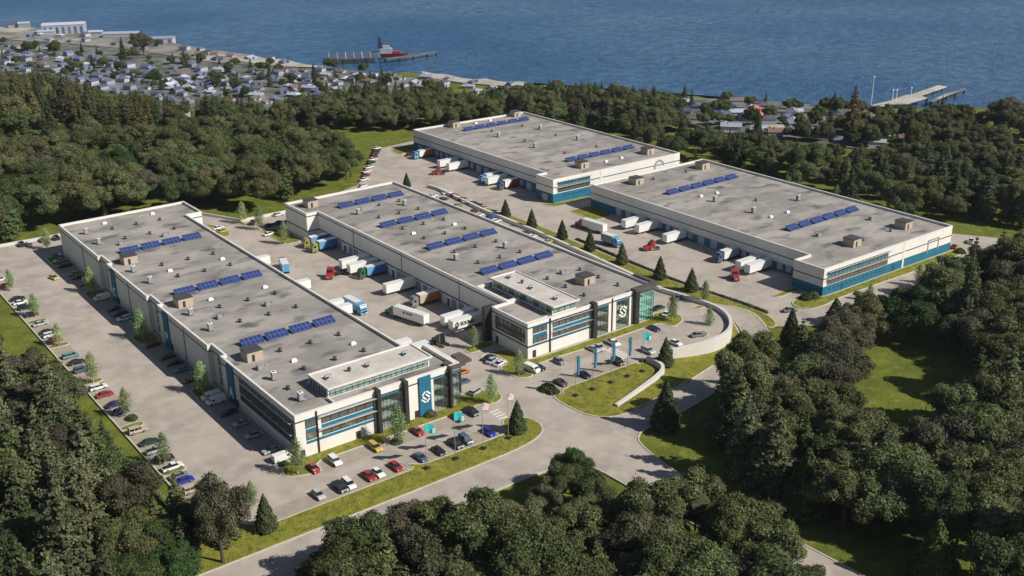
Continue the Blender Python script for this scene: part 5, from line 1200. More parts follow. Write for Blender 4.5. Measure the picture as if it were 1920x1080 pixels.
# near wood left of the west car park
N = {}
WL = [gp for gp in [G(-40, 640), G(20, 690), G(80, 760), G(130, 850), G(185, 930), G(245, 975), G(300, 1010), G(340, 1060), G(300, 1130), G(120, 1160), G(-60, 1160)]]
N['w1'] = forest([(-41, 95), (-38, 74), (-35, 60), (-34.5, 44), (-36.5, 30), (-37, 12), (-36, -4), (-46, -22), (-60, -34), (-75, -40), (-140, -40), (-140, 95)], 9.2, ['bA1', 'pE1', 'bB1', 'bC1', 'bC2', 'pE1', 'pE2', 'pE3', 'pE2', 'pE3', 'fF2'], 'west wood', .92, 1.25, lim=LIMW, far='cut')
N['w1b'] = forest([(-46, 135), (-43, 97), (-140, 97), (-140, 135)], 9.5, ['bC1', 'bC2', 'bA1'], 'west wood', .7, .9)
N['sw'] = forest([(-38.5, -8), (-30.5, -13.5), (-24, -24), (-29, -33), (-40, -35), (-52, -38), (-58, -30), (-46, -14)], 7.5, ['pE1', 'bC1', 'bD2', 'pE3'], 'lower left road corner', .7, .9)
# wood between the two roads at the bottom
N['s'] = forest([(-9, -50.5), (4, -49), (16, -46.8), (30, -51), (40, -50), (47, -57), (51, -66), (52, -90), (52, -110), (50, -140), (-60, -140), (-60, -62), (-30, -56), (-18, -51)], 8.8, ['bA1', 'bA2', 'bB1', 'bC1', 'pE1', 'pE3', 'bB2'], 'wood below the road', .9, 1.25, lim=LIMS, far='cut')
# wood right of the side road with a clearing
clear_ = 0; clear = [(G(1690, 740)[0]+7, G(1690, 740)[1]-11, 10), (G(1650, 760)[0]+5, G(1650, 760)[1]-8, 9), (G(1720, 690)[0]+8, G(1720, 690)[1]-11, 10), (*G(1690, 700), 13), (*G(1680, 755), 11), (*G(1730, 650), 9), (*G(1640, 745), 8), (*G(1700, 800), 8)]
N['e'] = forest([(78, -48), (90, -46.5), (106, -45), (124, -41), (142, -37), (152, -31), (160, -29), (168, -33), (200, -36), (262, -36), (300, -44), (340, -50), (340, -150), (76, -150)], 10.0, ['bA1', 'bA2', 'bB1', 'bB2', 'bC1', 'bC2', 'pE1', 'pE2', 'pE3'], 'wood right of the side road', .95, 1.32, clear, lim=LIME, far='cut')
# belt right of and behind the blue based warehouses
N['ne'] = forest([(272, 116), (274, 20), (292, 0), (300, -20), (330, -30), (430, -60), (480, 20), (440, 120), (400, 200), (340, 290), (268, 320), (262, 252), (267, 250), (270, 128)], 11.5, ['bA1', 'bB1', 'bC1', 'pE1', 'pE2', 'fF2', 'bA2'], 'belt behind the right warehouses', .8, 1.05, [(292, 176, 12), (280, 192, 9), (279, 150, 8)], far=True, lim=LIMR)
# big wood behind the left warehouses
N['n'] = forest([(-90, 226), (-20, 225), (8, 224), (60, 214), (72, 195), (90, 193), (112, 202), (126, 212), (140, 232), (150, 262), (150, 300), (160, 330), (120, 380), (60, 420), (-20, 470), (-90, 500)], 13.6, ['bA1', 'bA2', 'bB1', 'bB2', 'bC1', 'bA1', 'bB1', 'pE3', 'bA2', 'bD1', 'bB2'], 'big wood behind the left warehouses', 1.0, 1.32, far=True, lim=LIMN)
N['n2'] = forest([(176, 330), (190, 300), (206, 284), (232, 268), (262, 258), (268, 322), (230, 360), (190, 372), (166, 360)], 10.5, ['bA1', 'bA2', 'bB1', 'bC1', 'bC2', 'bB2'], 'belt at the back of the meadow', .78, .95, far=True)
N['m'] = forest([(128, 216), (136, 211), (152, 236), (160, 262), (156, 292), (140, 262)], 9.5, ['bA1', 'bB1', 'bA2'], 'clump at the meadow edge', .75, .95)
# firs on the slope down to the town
LIML = ([-50,0,66,132,180,200,250,285,345,395,460,500,570,640,700,770,820,900,1000],[120,122,128,140,160,172,165,175,182,178,178,188,178,162,150,132,156,170,166])
N['f'] = forest(px_poly([(-60, 150), (60, 152), (150, 168), (300, 184), (420, 198), (560, 202), (640, 196), (720, 205), (690, 232), (560, 262), (300, 285), (100, 300), (-60, 300)]), 13.5, ['fF1', 'fF2', 'fH1', 'fF1', 'bA1', 'fH1', 'bB1'], 'slope above the shore town', .95, 1.35, far=True, prob=.8, lim=LIML)
N['f1'] = forest(px_poly([(640, 190), (720, 196), (800, 168), (900, 168), (1000, 172), (1100, 178), (1250, 200), (1290, 214), (1260, 232), (1100, 205), (1000, 195), (900, 200), (760, 212), (660, 215)]), 11, ['fF1', 'bA1', 'fH1', 'bB1', 'bC1', 'fF2', 'bA1', 'bB2'], 'trees above the beach', .6, .95, far=True, prob=.85, lim=([600, 700, 770, 820, 900, 1000, 1060, 1150, 1250, 1300], [150, 142, 126, 155, 166, 150, 146, 152, 165, 190]))
N['f2'] = forest([(300, 318), (345, 290), (400, 210), (450, 230), (420, 320), (360, 400), (325, 400)], 12.5, ['fF1', 'fF2', 'bA1', 'bB1', 'pE1', 'bC1'], 'slope down to the shore road', .7, 1.0, far=True, prob=.9, lim=LIMR)
N['f3'] = forest(px_poly([(1560, 236), (1600, 222), (1640, 212), (1720, 206), (1900, 228), (1990, 245), (1990, 330), (1800, 312), (1640, 292), (1560, 272)]), 11.5, ['bB1', 'bB1', 'bB2', 'fH1', 'bC1', 'bB2', 'bA1'], 'right shore', .6, .9, far=True, prob=.8, lim=LIMR2)
N['f5'] = forest(px_poly([(1240, 224), (1300, 226), (1400, 238), (1520, 256), (1600, 268), (1600, 285), (1500, 275), (1240, 240)]), 9, ['bB1', 'bA1', 'fF2', 'bC1', 'fH1'], 'edge of the right town', .5, .8, far=True, prob=.95, lim=LIMR)
N['f4'] = forest(px_poly([(1240, 228), (1380, 240), (1480, 255), (1560, 268), (1700, 300), (1990, 330), (1990, 350), (1700, 325), (1500, 285), (1240, 245)]), 11, ['bB1', 'bA1', 'fF2', 'bA2', 'bC1'], 'foot of the slope at right', .7, 1., far=True, prob=.9, lim=LIMR)
# the nearest 300 of each kind stand as trees of their own, the rest of the far woodland is one mass
TREES.sort(key=lambda t: (t[1]-CX)**2+(t[2]-CY)**2)
cnt = {}; REST = []; RK = []
TREES = [t for t in TREES if math.hypot(t[1]-G(1247, 803)[0], t[2]-G(1247, 803)[1]) > 13.5]
for key, px, py, z, s, where, far in TREES:
    k = CATS[key[0]]; cnt[k] = cnt.get(k, 0)+1
    if cnt[k] > 285: REST.append((key, px, py, z, s)); continue
    o = plant(key, px, py, s, 'x', k, 'x', far); RK.append((o, DESC[key[:2]], where, px, py, z))
ranks(RK, '{d}, {i} from left, {r} rank, {w}', '{d}s, {w}', 13.)
print('forest counts', N, sum(N.values()), cnt, 'rest', len(REST))
def woodland(items):
    keys = sorted({k[0] for k in items}); col = bpy.data.collections.new('woodland kinds')
    for i, k in enumerate(keys):
        o = bpy.data.objects.new(f'woodland_kind_{i:02d}', PR[k][0]); col.objects.link(o)
    me = bpy.data.meshes.new('distant_woodland'); me.from_pydata([(p[1], p[2], p[3]) for p in items], [], [])
    for nm, ty, dat in (('kind', 'INT', [keys.index(p[0]) for p in items]), ('size', 'FLOAT', [p[4] for p in items]), ('turn', 'FLOAT', [random.uniform(0, 6.28) for p in items])):
        a = me.attributes.new(nm, ty, 'POINT'); a.data.foreach_set('value', dat)
    ob = bpy.data.objects.new('distant_woodland', me); COL.objects.link(ob)
    ng = bpy.data.node_groups.new('woodland', 'GeometryNodeTree'); ng.interface.new_socket('Geometry', in_out='INPUT', socket_type='NodeSocketGeometry'); ng.interface.new_socket('Geometry', in_out='OUTPUT', socket_type='NodeSocketGeometry')
    nn = ng.nodes; L = ng.links; gi_ = nn.new('NodeGroupInput'); go = nn.new('NodeGroupOutput')
    ip = nn.new('GeometryNodeInstanceOnPoints'); ci = nn.new('GeometryNodeCollectionInfo'); ci.inputs[0].default_value = col; ci.inputs['Separate Children'].default_value = True; ci.inputs['Reset Children'].default_value = True
    def att(nm, ty):
        a = nn.new('GeometryNodeInputNamedAttribute'); a.data_type = ty; a.inputs[0].default_value = nm; return a.outputs[0]
    cx_ = nn.new('ShaderNodeCombineXYZ'); L.new(att('turn', 'FLOAT'), cx_.inputs[2]); e2 = nn.new('FunctionNodeEulerToRotation'); L.new(cx_.outputs[0], e2.inputs[0])
    L.new(gi_.outputs[0], ip.inputs['Points']); L.new(ci.outputs[0], ip.inputs['Instance']); ip.inputs['Pick Instance'].default_value = True
    L.new(att('kind', 'INT'), ip.inputs['Instance Index']); L.new(e2.outputs[0], ip.inputs['Rotation']); L.new(att('size', 'FLOAT'), ip.inputs['Scale']); L.new(ip.outputs[0], go.inputs[0])
    md = ob.modifiers.new('woodland', 'NODES'); md.node_group = ng
    tag(ob, 'dense far woodland on the slopes beyond the warehouses', 'woodland', None, 'stuff')
if REST: woodland(REST)
# individual trees
for i, (u_, v_, s_, k_) in enumerate([(1048, 948, .62, 'bB1'), (1098, 950, .6, 'bD2'), (1022, 962, .6, 'bC1'), (1110, 968, .7, 'bA1')]):
    x, y = G(u_, v_); plant(k_, x, y, s_, f'smaller tree, {ORD[i]} of the clump around the dark tree on the triangle lawn', 'tree', 'clump on the triangle lawn')
def tree_px(key, u, v, vt, label, cat=None, group=None, base=None, width=None):
    x, y = G(u, v); z = h(x, y)
    if z < -.3: x, y, z = Gt(u, v)
    H = {'cF1': 10.9, 'cF2': 12.9, 'yG1': 9.5, 'yG2': 9.0, 'yG3': 9.8, 'bD1': 13.5, 'bD2': 11.6, 'pE1': 18, 'pE3': 16, 'bC1': 12.5, 'fF1': 22, 'fH1': 21, 'bY1': 12, 'fF2': 19}[key]
    hh = 1.
    while hh < 40:
        if proj(x, y, z+hh)[1] <= vt: break
        hh += .1
    s = hh/H
    return plant(key, x, y, s*(width or 1), label, cat or 'tree', group, sz=1/(width or 1))
for i, (ut, vt, u, v) in enumerate([(16,505,22,545),(63,550,67,594),(104,605,111,648),(170,662,176,719),(232,727,238,781),(301,812,310,871),(417,896,421,950),(470,902,474,956)]):
    tree_px(f'yG{i%3+1}', u, v, vt, f'slender young birch, {ORD[i]} from the far end along the west kerb', 'birch tree', 'young birches along the west kerb')
for i, (ut, vt, u, v) in enumerate([(85,427,90,468),(167,500,172,549),(261,580,267,636),(376,677,381,738)]):
    tree_px(f'yG{i%3+1}', u, v, vt, f'young birch {["in the far corner bed","in the bed by letter C","in the bed by letter B","in the bed by letter A"][i]} of the lettered wall', 'birch tree', 'young birches along the lettered wall')
for k, vt, u, v, lb in [('yG1',823,559,889,'young birch at the front corner of the lettered warehouse'),('yG2',760,748,832,'young birch in the small bed in front of the black fins'),('yG3',702,922,757,'young birch on the lawn nose by the crossing'),('yG1',612,889,654,'young birch on the small island by the black tractor'),('yG2',655,973,704,'young birch on the lawn nose by the white van'),('yG3',378,456,419,'young birch at the low wall behind the truck yard'),('yG1',388,488,431,'young birch beside the dark cars behind the truck yard'),('yG2',415,534,458,'young birch beside the blue lorries'),('yG1',553,1260,607,'young birch on the lawn nose by the green glass corner'),('yG2',527,1321,568,'young birch on the small bed inside the curved wall'),('yG3',575,1329,620,'young birch standing in the turning circle'),
    ('yG1',530,1630,563,'young birch at the kerb of the right warehouse front, left one'),('yG2',495,1721,536,'young birch at the kerb of the right warehouse front, right one'),('yG3',280,1303,303,'young birch behind the right warehouse, leftmost'),('yG1',302,1393,326,'young birch behind the right warehouse, second from left'),('yG2',323,1477,347,'young birch behind the right warehouse, third from left'),('yG3',347,1568,372,'young birch behind the right warehouse, fourth from left'),('yG1',372,1664,397,'young birch behind the right warehouse, rightmost'),('yG2',387,199,411,'young birch behind the far wall of the lettered warehouse')]:
    tree_px(k, u, v, vt, lb, 'birch tree')
for i, (vt, u, v) in enumerate([(324,763,351),(373,948,407),(392,997,427),(412,1054,448),(431,1106,470),(455,1166,495),(480,1237,523),(502,1296,546)]):
    tree_px('cF1', u, v, vt, f'dark conical conifer, {ORD[i]} from the far end of the strip', 'conifer', 'conical conifers on the strip', width=1.1)
for key, vt, u, v, lb in [('cF1',632,1247,690,'dark conical conifer between the curved wall and the hooked wall'),('cF1',712,1247,803,'dark conical conifer at the corner where the side road leaves'),('cF1',750,970,810,'dark conical conifer on the roadside lawn by the crossing'),('cF1',926,500,994,'dark conical conifer on the roadside lawn at lower left'),('cF1',578,1481,646,'dark conical conifer between the right car park and the wood'),
    ('cF2',838,1506,962,'bright green conical conifer in the shade right of the side road'),('cF2',972,1745,1092,'bright green conical conifer in the bottom right corner'),('cF2',558,1560,650,'dark conical conifer behind the brown trees at right')]:
    tree_px(key, u, v, vt, lb, 'conifer', width=1.05)
for key, vt, u, v, lb in [('bD1',850,1072,925,'round dark tree on the triangle lawn below the junction'),('bC1',912,418,1055,'large dark tree at the lower left beside the front lawn'),('bD1',545,1700,640,'round deep green tree in front of the right warehouse'),('pE3',875,1312,968,'tall pine standing by the side road at the bottom'),('bY1',645 if False else 212,266,262,'small bright yellow tree below the slope firs at left')]:
    tree_px(key, u, v, vt, lb, width=.66 if u == 418 else 1)
tree_px('fH1', 1595, 262, 165, 'tall lone fir rising above the right shore houses', 'fir tree')
for i, (u, v, vt) in enumerate([(233,120,70),(270,105,62),(298,88,75),(345,112,92),(590,160,118),(410,160,135),(103,105,80),(1435,205,175),(1762,228,180),(1890,250,185),(258,92,80),(470,128,108)]):
    tree_px(['fF1','bC1','bD2','fF2'][i % 4], u, v, vt, f'dark tree standing alone in the shore town, {ORD[i]} of those picked out', 'tree', 'single dark trees in the town')
# shrubs
def make_shrub(seed, mt):
    global rng; rng = np.random.default_rng(seed); n = 900; d = rng.normal(size=(n, 3)); d /= np.linalg.norm(d, axis=1)[:, None]; d[:, 2] = abs(d[:, 2])
    p = d*np.array([1.5, 1.5, 1.25])*rng.uniform(.75, 1.1, n)[:, None]; return leaf_mesh('foliage', p, d+rng.normal(size=(n, 3))*.5, rng.uniform(.25, .5, n), mt, [((0, 0, .3), (1.15, 1.15, .85))])
SHR = [make_shrub(51, M_leafD), make_shrub(52, M_leafE)]
for i, (u, v, s, lb) in enumerate([(1027,731,1.5,'shrub at the kerb corner left of the banner poles'),(1037,736,1.2,'low shrub right of the corner shrub by the banner lawn'),(1362,652,1.7,'shrub on the bank below the curved wall, lowest'),(1372,645,1.6,'shrub on the bank below the curved wall, second'),(1380,634,1.5,'shrub on the bank below the curved wall, third'),(1388,622,1.4,'shrub on the bank below the curved wall, top'),(1510,561,1.4,'shrub on the nose before the right warehouse corner'),(1524,558,1.5,'shrub against the right warehouse corner'),(1800,474,1.3,'shrub on the far nose by the red car'),(806,779,1.2,'grey green shrub beside the blue emblem panel'),(247,786,1.0,'small shrub in the west kerb bed'),(744,830,1.0,'small shrub in the bed before the black fins'),(533,872,.8,'brown shrub at the corner bed of the lettered warehouse'),(976,700,.9,'dark shrub on the lawn nose by the white van')]):
    x, y = G(u, v); z = h(x, y); o = bpy.data.objects.new('shrub', SHR[i % 2]); COL.objects.link(o)
    o.location = (x, y, z+.05); o.scale = (s, s, s*.9); o.rotation_euler.z = i; tag(o, lb, 'shrub')
# hedges
def hedge(line, wd, ht, mt, label, n_per=60, ls=.4, kw=1.):
    global rng; rng = np.random.default_rng(77); line = resample(line, 1.5); P = []; N_ = []; core = []
    for a, b in zip(line, line[1:]):
        z = h(*a); n_ = n_per
        t = rng.random(n_); c = np.stack([a[0]+(b[0]-a[0])*t, a[1]+(b[1]-a[1])*t, np.full(n_, z)], 1)
        ang = rng.uniform(0, PI, n_); d = Vector((b[0]-a[0], b[1]-a[1])).normalized(); nn = np.array([d.y, -d.x, 0])
        o_ = np.cos(ang)[:, None]*nn*wd/2+np.stack([0*t, 0*t, np.sin(ang)*ht*rng.uniform(.8, 1.15, n_)], 1); P.append(c+o_); N_.append(o_+rng.normal(size=(n_, 3))*.3); core.append(((a[0], a[1], z+ht*.35), (1.0, 1.0, ht*.5))); core.append((((a[0]+b[0])/2, (a[1]+b[1])/2, z+ht*.35), (1.0, 1.0, ht*.5)))
    P = np.concatenate(P); N_ = np.concatenate(N_)
    me = leaf_mesh('hedge', P, N_, rng.uniform(.6, 1.2, len(P))*ls, mt, [(c, (.75, .75, r[2])) for c, r in core])
    o = bpy.data.objects.new('hedge', me); COL.objects.link(o); tag(o, label, 'hedge'); return o
hedge([(161.6, 84), (160.0, 60), (158.8, 30), (159.4, 15), (161.2, 0), (162.0, -10)], .9, .9, M_leafF, 'long low dark hedge along the right edge of the conifer strip')
hedge([(-33.6, 40), (-33.2, 20), (-32.6, 0), (-32.3, -6)], 1.5, 1.1, M_leafG, 'bright pale green clipped hedge behind the west kerb', 40)
# ================================================================ TOWN
HM = {'grey': mat('roof grey', (.10, .105, .14), .9, col2=(.065, .07, .10), scale=.4, rnd=.4), 'blue grey': mat('roof blue grey', (.10, .13, .22), .9, col2=(.07, .09, .16), scale=.4, rnd=.4), 'white': mat('roof white', (.34, .37, .45), .8, rnd=.35), 'brown': mat('roof brown', (.16, .10, .08), .9, rnd=.25), 'red': mat('roof red', (.42, .15, .10), .9, rnd=.15)}
M_hw = mat('house wall', (.17, .18, .22), .8, rnd=.4); M_hw2 = mat('house wall pale', (.32, .33, .38), .8, rnd=.35)
def make_house(w_, d_, hh, rh, hip, rm, wm, wing):
    r = empty('house'); MB().box(-w_/2, w_/2, -d_/2, d_/2, -3, hh).build('wall', wm, r)
    m_ = MB(); e = .5; i_ = w_*.3 if hip else 0
    m_.add([(-w_/2-e, -d_/2-e, hh), (w_/2+e, -d_/2-e, hh), (w_/2+e, d_/2+e, hh), (-w_/2-e, d_/2+e, hh), (-w_/2-e+i_, 0, hh+rh), (w_/2+e-i_, 0, hh+rh)], [(3, 2, 1, 0), (0, 1, 5, 4), (2, 3, 4, 5), (1, 2, 5), (3, 0, 4)])
    ro = m_.build('roof', rm, r); MB().box(w_*.15, w_*.15+.7, .6, 1.3, hh+rh*.3, hh+rh+.6).build('chimney', M_hw, ro)
    if wing: MB().box(w_*.1, w_*.5, -d_*.85, -d_/2-.01, -3, hh-.3).build('porch', wm, r); MB().add([(w_*.1-.3, -d_*.85-.3, hh-.28), (w_*.5+.3, -d_*.85-.3, hh-.28), (w_*.5+.3, -d_/2+.5, hh-.28), (w_*.1-.3, -d_/2+.5, hh-.28), (w_*.3, -d_*.85-.3, hh+rh*.7), (w_*.3, -d_/2+1.5, hh+rh*.7)], [(3, 2, 1, 0), (0, 1, 4), (1, 2, 5, 4), (2, 3, 5), (3, 0, 4, 5)]).build('porch_roof', rm, r)
    for x in (-w_*.3, 0, w_*.28):
        MB().box(x-.6, x+.6, -d_/2-.06, -d_/2-.003, 1.1, 2.3).build('window', M_navy, r)
    for y in (-d_*.2, d_*.2): MB().box(-w_/2-.06, -w_/2-.003, y-.6, y+.6, 1.1, 2.3).build('window', M_navy, r)
    return r
HP = []
for i, (w_, d_, hh, rh, hip, rc, wm, wing) in enumerate([(13, 9, 3.2, 2.4, 1, 'grey', M_hw, 1), (12, 8.5, 5.2, 2.6, 0, 'blue grey', M_hw2, 0), (15, 9, 3.4, 2.2, 0, 'white', M_hw2, 1), (11, 8, 3.6, 2.8, 1, 'blue grey', M_hw, 1), (12, 9, 5.6, 2.4, 1, 'grey', M_hw2, 0), (13, 8.5, 3.4, 2.5, 0, 'brown', M_hw2, 1), (14, 9, 3.2, 2.2, 1, 'white', M_hw, 0)]):
    HP.append([(w_, d_, hh, rh, hip, HM[rc], wm, wing), None, rc])
def house(k, u, v, rz, where, s=1.):
    a, p, rc = HP[k]
    o = make_house(*a) if p is None else copy_tree(p)
    if p is None: HP[k][1] = o
    x, y, z = Gt(u, v); o.location = (x, y, z); o.rotation_euler.z = rz; o.scale = (s, s, s)
    tag(o, f'small house with {rc} roof {where}', 'house', f'houses {where}'); return o
random.seed(21)
placed = []; HR = []
def town(poly, step_u, step_v, where, ang, prob=.85):
    vs_ = [p[1] for p in poly]; v = min(vs_); r_ = 0
    while v < max(vs_):
        u = min(p[0] for p in poly)+(r_ % 2)*step_u/2
        while u < max(p[0] for p in poly):
            pu = u+random.uniform(-.3, .3)*step_u; pv = v+random.uniform(-.3, .3)*step_v; u += step_u
            if pip(pu, pv, poly) and random.random() < prob:
                x, y, z = Gt(pu, pv)
                if all(math.hypot(x-a, y-b) > 12 for a, b in placed):
                    placed.append((x, y)); kk = random.choice([0, 1, 3, 3, 4, 0, 1, 5, 2, 6] if 'left' in where else [1, 2, 3, 6, 2, 0, 5, 4]); o = house(kk, pu, pv, ang+random.choice([0, PI/2])+random.uniform(-.12, .12), where, random.uniform(.5, .78)); HR.append((o, f'small {HP[kk][2]} roofed house', where, x, y, z))
        v += step_v; r_ += 1
town([(-20, 84), (60, 90), (140, 100), (250, 122), (360, 128), (460, 132), (600, 133), (720, 140), (760, 152), (700, 200), (560, 198), (420, 200), (300, 195), (170, 165), (60, 138), (-20, 128)], 16, 6.5, 'upper left shore town', .5)
town([(1262, 186), (1350, 190), (1440, 200), (1520, 213), (1600, 222), (1640, 232), (1640, 272), (1560, 272), (1470, 262), (1380, 246), (1290, 226), (1250, 208)], 25, 10, 'right shoreline town', .75)
town([(860, 158), (960, 164), (1000, 172), (960, 182), (880, 176)], 26, 10, 'beach behind the far warehouse', .7, .8)
town([(1640, 240), (1920, 262), (1920, 300), (1800, 300), (1640, 275)], 50, 16, 'right shore trees', .6, .7)
random.seed(33); TT = []
for poly, n_, wh in (([(-20, 80), (140, 92), (300, 112), (460, 125), (620, 130), (760, 145), (700, 200), (560, 192), (420, 186), (300, 174), (60, 140), (-20, 128)], 230, 'upper left shore town'), ([(1250, 184), (1440, 196), (1640, 215), (1900, 250), (1900, 300), (1640, 285), (1470, 268), (1300, 245), (1240, 225)], 150, 'right shoreline town')):
    c_ = 0
    while c_ < n_:
        pu = random.uniform(-20, 1900); pv = random.uniform(78, 300)
        if not pip(pu, pv, poly): continue
        x, y, z = Gt(pu, pv); c_ += 1
        if any(math.hypot(x-a, y-b) < 6.5 for a, b in placed): continue
        k = random.choice(['bD1', 'bA1', 'bD2', 'fF2', 'bB1']); o = plant(k, x, y, random.uniform(.35, .75), 'x', 'garden tree', 'x', True, z=z, nm2='garden_tree'); TT.append((o, 'small dark garden tree', wh, x, y, z))
ranks(TT, '{d}, {i} from left in {r} row, {w}', '{d}s, {w}', 20.)
town([(0, 62), (60, 60), (200, 74), (300, 84), (400, 98), (520, 113), (560, 124), (420, 116), (330, 102), (200, 86), (0, 72)], 34, 9, 'upper left shore yard', .5, .75)
town([(640, 140), (800, 146), (960, 160), (960, 176), (800, 170), (640, 160)], 22, 8, 'shore left of centre', .5, .9)
ranks(HR, '{d}, {i} from left in {r} row, {w}', '{d}s, {w}', 20.)
for u, v, k, lb in ((15, 232, 5, 'brown roofed house among the firs at the left edge'), (232, 220, 5, 'brown roofed house half hidden by firs left of centre'), (545, 222, 2, 'pale roofed house between the wood and the slope firs'), (728, 205, 2, 'white roofed house behind the belt of trees at the meadow'), (326, 236, 4, 'grey roofed house hidden below the yellow tree')):
    o = house(k, u, v, .5, 'x', 1.35); tag(o, lb, 'house'); del o['group']
o = house(5, 1413, 226, .6, 'x', 1.2); tag(o, 'house with bright red roof behind the right shoreline', 'house'); del o['group']
for ch in o.children:
    if ch.name.startswith('roof') or ch.name.startswith('porch_roof'): slot(ch, 0, HM['red'])
def shed(u, v, w_, d_, hh, rz, label, rm='white', wm=M_hw2, bays=0):
    x, y, z = Gt(u, v); r = empty('shore_hall', (x, y, z), rz); MB().box(-w_/2, w_/2, -d_/2, d_/2, -2, hh).build('wall', wm, r)
    MB().add([(-w_/2-.5, -d_/2-.5, hh), (w_/2+.5, -d_/2-.5, hh), (w_/2+.5, d_/2+.5, hh), (-w_/2-.5, d_/2+.5, hh), (-w_/2-.5, 0, hh+1.8), (w_/2+.5, 0, hh+1.8)], [(3, 2, 1, 0), (0, 1, 5, 4), (2, 3, 4, 5), (1, 2, 5), (3, 0, 4)]).build('roof', HM[rm], r)
    for i in range(bays): MB().box(-w_/2+(i+.3)*w_/bays, -w_/2+(i+.75)*w_/bays, -d_/2-.1, -d_/2-.003, .2, hh*.8).build('door', HM['blue grey'], r)
    tag(r, label, 'hall'); return r
ANG = -1.15
shed(122, 62, 44, 22, 10, ANG+.75, 'largest white hall with blue grey doors at the upper left shore', 'white', M_hw2, 7)
shed(46, 52, 12, 8, 5, ANG+.75, 'small white hut on the shore left of the largest hall'); shed(26, 52, 10, 8, 4, ANG+.75, 'tiny grey hut at the far left shore', 'grey')
shed(88, 66, 18, 9, 4, ANG+.75, 'low white building in front of the largest shore hall'); shed(228, 69, 36, 13, 4, ANG+.6, 'long low pale hall right of the largest shore hall', 'white')
shed(306, 80, 23, 13, 5, ANG+.6, 'white shore hall beside the dark trees', 'white', M_hw2, 3); shed(180, 65, 14, 8, 3, ANG+.6, 'low white shed between the two large shore halls')
shed(70, 86, 22, 10, 3, ANG+.75, 'blue grey roofed hall on the gravel yard', 'blue grey', M_hw)
shed(388, 105, 22, 10, 3, ANG+.6, 'low grey ruin on the pale shore yard', 'brown', M_hw)
# yards, beach, roads of the town, draped
def drape_px(name, pts, dz, mt): sheet(name, px_poly(pts), dz, mt, h, 16)
sheet('town_ground', px_poly([(-150, 70), (0, 76), (100, 82), (220, 92), (330, 108), (420, 122), (560, 130), (640, 130), (720, 140), (800, 150), (700, 205), (560, 210), (420, 212), (300, 205), (170, 172), (60, 142), (-150, 130)]), .5, M_town, h, 14)
sheet('gravel_yard', px_poly([(-150, 46), (0, 51), (80, 54), (165, 64), (283, 72), (333, 83), (395, 94), (470, 104), (545, 114), (560, 128), (420, 121), (330, 107), (220, 91), (100, 81), (0, 75), (-150, 69)]), .55, M_yard, h, 14)
sheet('beach', px_poly([(470, 107), (545, 113), (610, 123), (605, 129), (560, 127.5), (480, 121), (440, 115)]), .9, M_beach, h, 14)
sheet('beach', px_poly([(790, 136), (870, 145), (950, 151), (1000, 155), (990, 164), (940, 163), (870, 158), (800, 148)]), .9, M_beach, h, 14)
sheet('shore_road', px_poly([(1000, 154.5), (1107, 163), (1280, 175.5), (1400, 184.5), (1440, 188.5), (1440, 192), (1400, 188), (1280, 179), (1107, 166), (1000, 157.5)]), .9, M_beach, h, 14)
sheet('town_ground', px_poly([(1230, 182), (1440, 191), (1520, 198), (1640, 212), (1660, 285), (1500, 275), (1380, 256), (1240, 226)]), .5, M_town, h, 14)
sheet('shore_road', px_poly([(1400, 232), (1460, 236), (1510, 240), (1506, 246), (1450, 243), (1395, 239)]), .8, M_yard, h, 14)
# piers
def pier(label, pts, wd, mt, name='pier', piles=True):
    ln = [G(u, v, LOW+2) for u, v in pts]; r = empty(name, (*ln[0], LOW-2.2)); o0 = Vector(ln[0])
    loc = [(p[0]-ln[0][0], p[1]-ln[0][1]) for p in ln]; m_ = MB(); strip(m_, loc, wd, 3.6, 4.3); m_.build('deck', mt, r)
    for p in resample(loc, 14): MB().cyl((p[0], p[1], -4), .7, 7.58, n=8).build('pile', M_tyre, r)
    tag(r, label, 'pier'); return r
pier('long pale pier reaching into the water at the right', [(1640, 199), (1700, 184), (1767, 161)], 7, M_beach)
r = empty('pier_deck', (*G(1690, 190, LOW+2), LOW-2.2)); c0 = G(1690, 190, LOW+2); pl = [(a-c0[0], b-c0[1]) for a, b in (G(u, v, LOW+2) for u, v in ((1650, 197), (1700, 179), (1722, 180), (1738, 185), (1700, 196)))]
MB().prism(pl, 4.35, 5.0).build('deck', M_beach, r)
for p in pl: MB().cyl((p[0], p[1], -4), .8, 8.3, n=8).build('pile', M_tyre, r)
tag(r, 'broad pale wharf deck at the foot of the right pier', 'wharf')
pier('thin dark floating jetty right of the long pale pier', [(1745, 190), (1775, 177), (1808, 166)], 3, M_yard)
pier('dark rocky spit with a thin walkway beside the wreck', [(722, 110), (748, 107), (775, 104), (800, 99), (818, 97)], 6, M_yard)
for i, (u, vb, vt) in enumerate(((1633, 198, 168), (1672, 197, 180), (1679, 197, 178), (1706, 193, 176))):
    x, y = G(u, vb, LOW); r = empty('lamp_mast', (x, y, LOW-1)); Hh = 22 if i == 0 else 12
    MB().cyl((0, 0, 0), .3, Hh, n=8, r2=.2).build('mast', M_whitep, r); MB().box(-.7, .7, -.3, .3, Hh+.01, Hh+.5).build('head', M_whitep, r); tag(r, f'thin pale mast by the right wharf, {ORD[i]} from the left', 'mast', 'pale masts at the wharf')
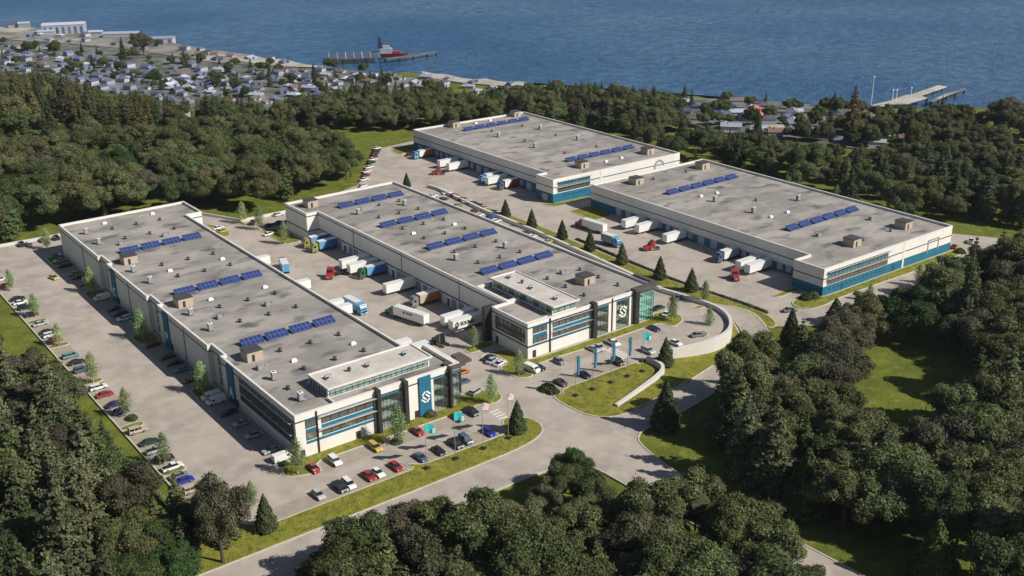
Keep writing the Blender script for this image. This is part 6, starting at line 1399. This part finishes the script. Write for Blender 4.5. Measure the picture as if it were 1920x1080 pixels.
# wrecked ship with red and white hull
x, y = G(733, 103, LOW); r = empty('moored_ship', (x, y, LOW-2.2), math.radians(-35)); r.scale = (.62, .8, .8)
MB().add([(-20, -4, 0), (18, -4, 0), (24, 0, 0), (18, 4, 0), (-20, 4, 0), (-21, -5, 5), (19, -5, 5), (27, 0, 6), (19, 5, 5), (-21, 5, 5)], [(4, 3, 2, 1, 0), (5, 6, 7, 8, 9), (0, 1, 6, 5), (1, 2, 7, 6), (2, 3, 8, 7), (3, 4, 9, 8), (4, 0, 5, 9)]).build('hull', paint('maroon'), r)
MB().box(-16, 2, -4, 4, 5.01, 11).box(-12, -2, -3, 3, 11.01, 14).build('superstructure', M_hw2, r); MB().box(3, 14, -3.5, 3.5, 5.01, 7.5).build('hold', paint('red'), r)
MB().frustum((-20, -12, -3.5, 3.5), (-18, -15, -1.5, 1.5), 11.5, 24).build('tower', paint('darkblue'), r); tag(r, 'red and white ship lying by the dark spit', 'ship')
# covered moorings
x, y = G(665, 110, LOW); r = empty('boat_shelter', (x, y, LOW-2.2), math.radians(-28))
MB().box(-24, 24, -19, 19, 4.6, 5.4).build('roof', HM['blue grey'], r)
for i in range(7): MB().box(-24+i*7.7, -23.3+i*7.7, -19, 19, 5.41, 5.7).build('roof_rib', HM['white'], r)
for sx in (-23, -11, 0, 11, 23):
    for sy in (-18, 18): MB().cyl((sx, sy, -1), .5, 5.58, n=6).build('post', M_tyre, r)
tag(r, 'large dark flat boat shelter with pale ribs over the water', 'boat shelter')
# ================================================================ AIR
Mh = bpy.data.materials.new('haze air'); Mh.use_nodes = True; n = Mh.node_tree.nodes; n.remove(n['Principled BSDF'])
pv = n.new('ShaderNodeVolumePrincipled'); pv.inputs['Color'].default_value = (.72, .82, .98, 1); pv.inputs['Density'].default_value = 0.00004; pv.inputs['Anisotropy'].default_value = .2
Mh.node_tree.links.new(pv.outputs[0], n['Material Output'].inputs['Volume'])
tag(MB().box(-9100, 9100, -9100, 9100, LOW-12, 150).build('haze', Mh), kind='stuff')
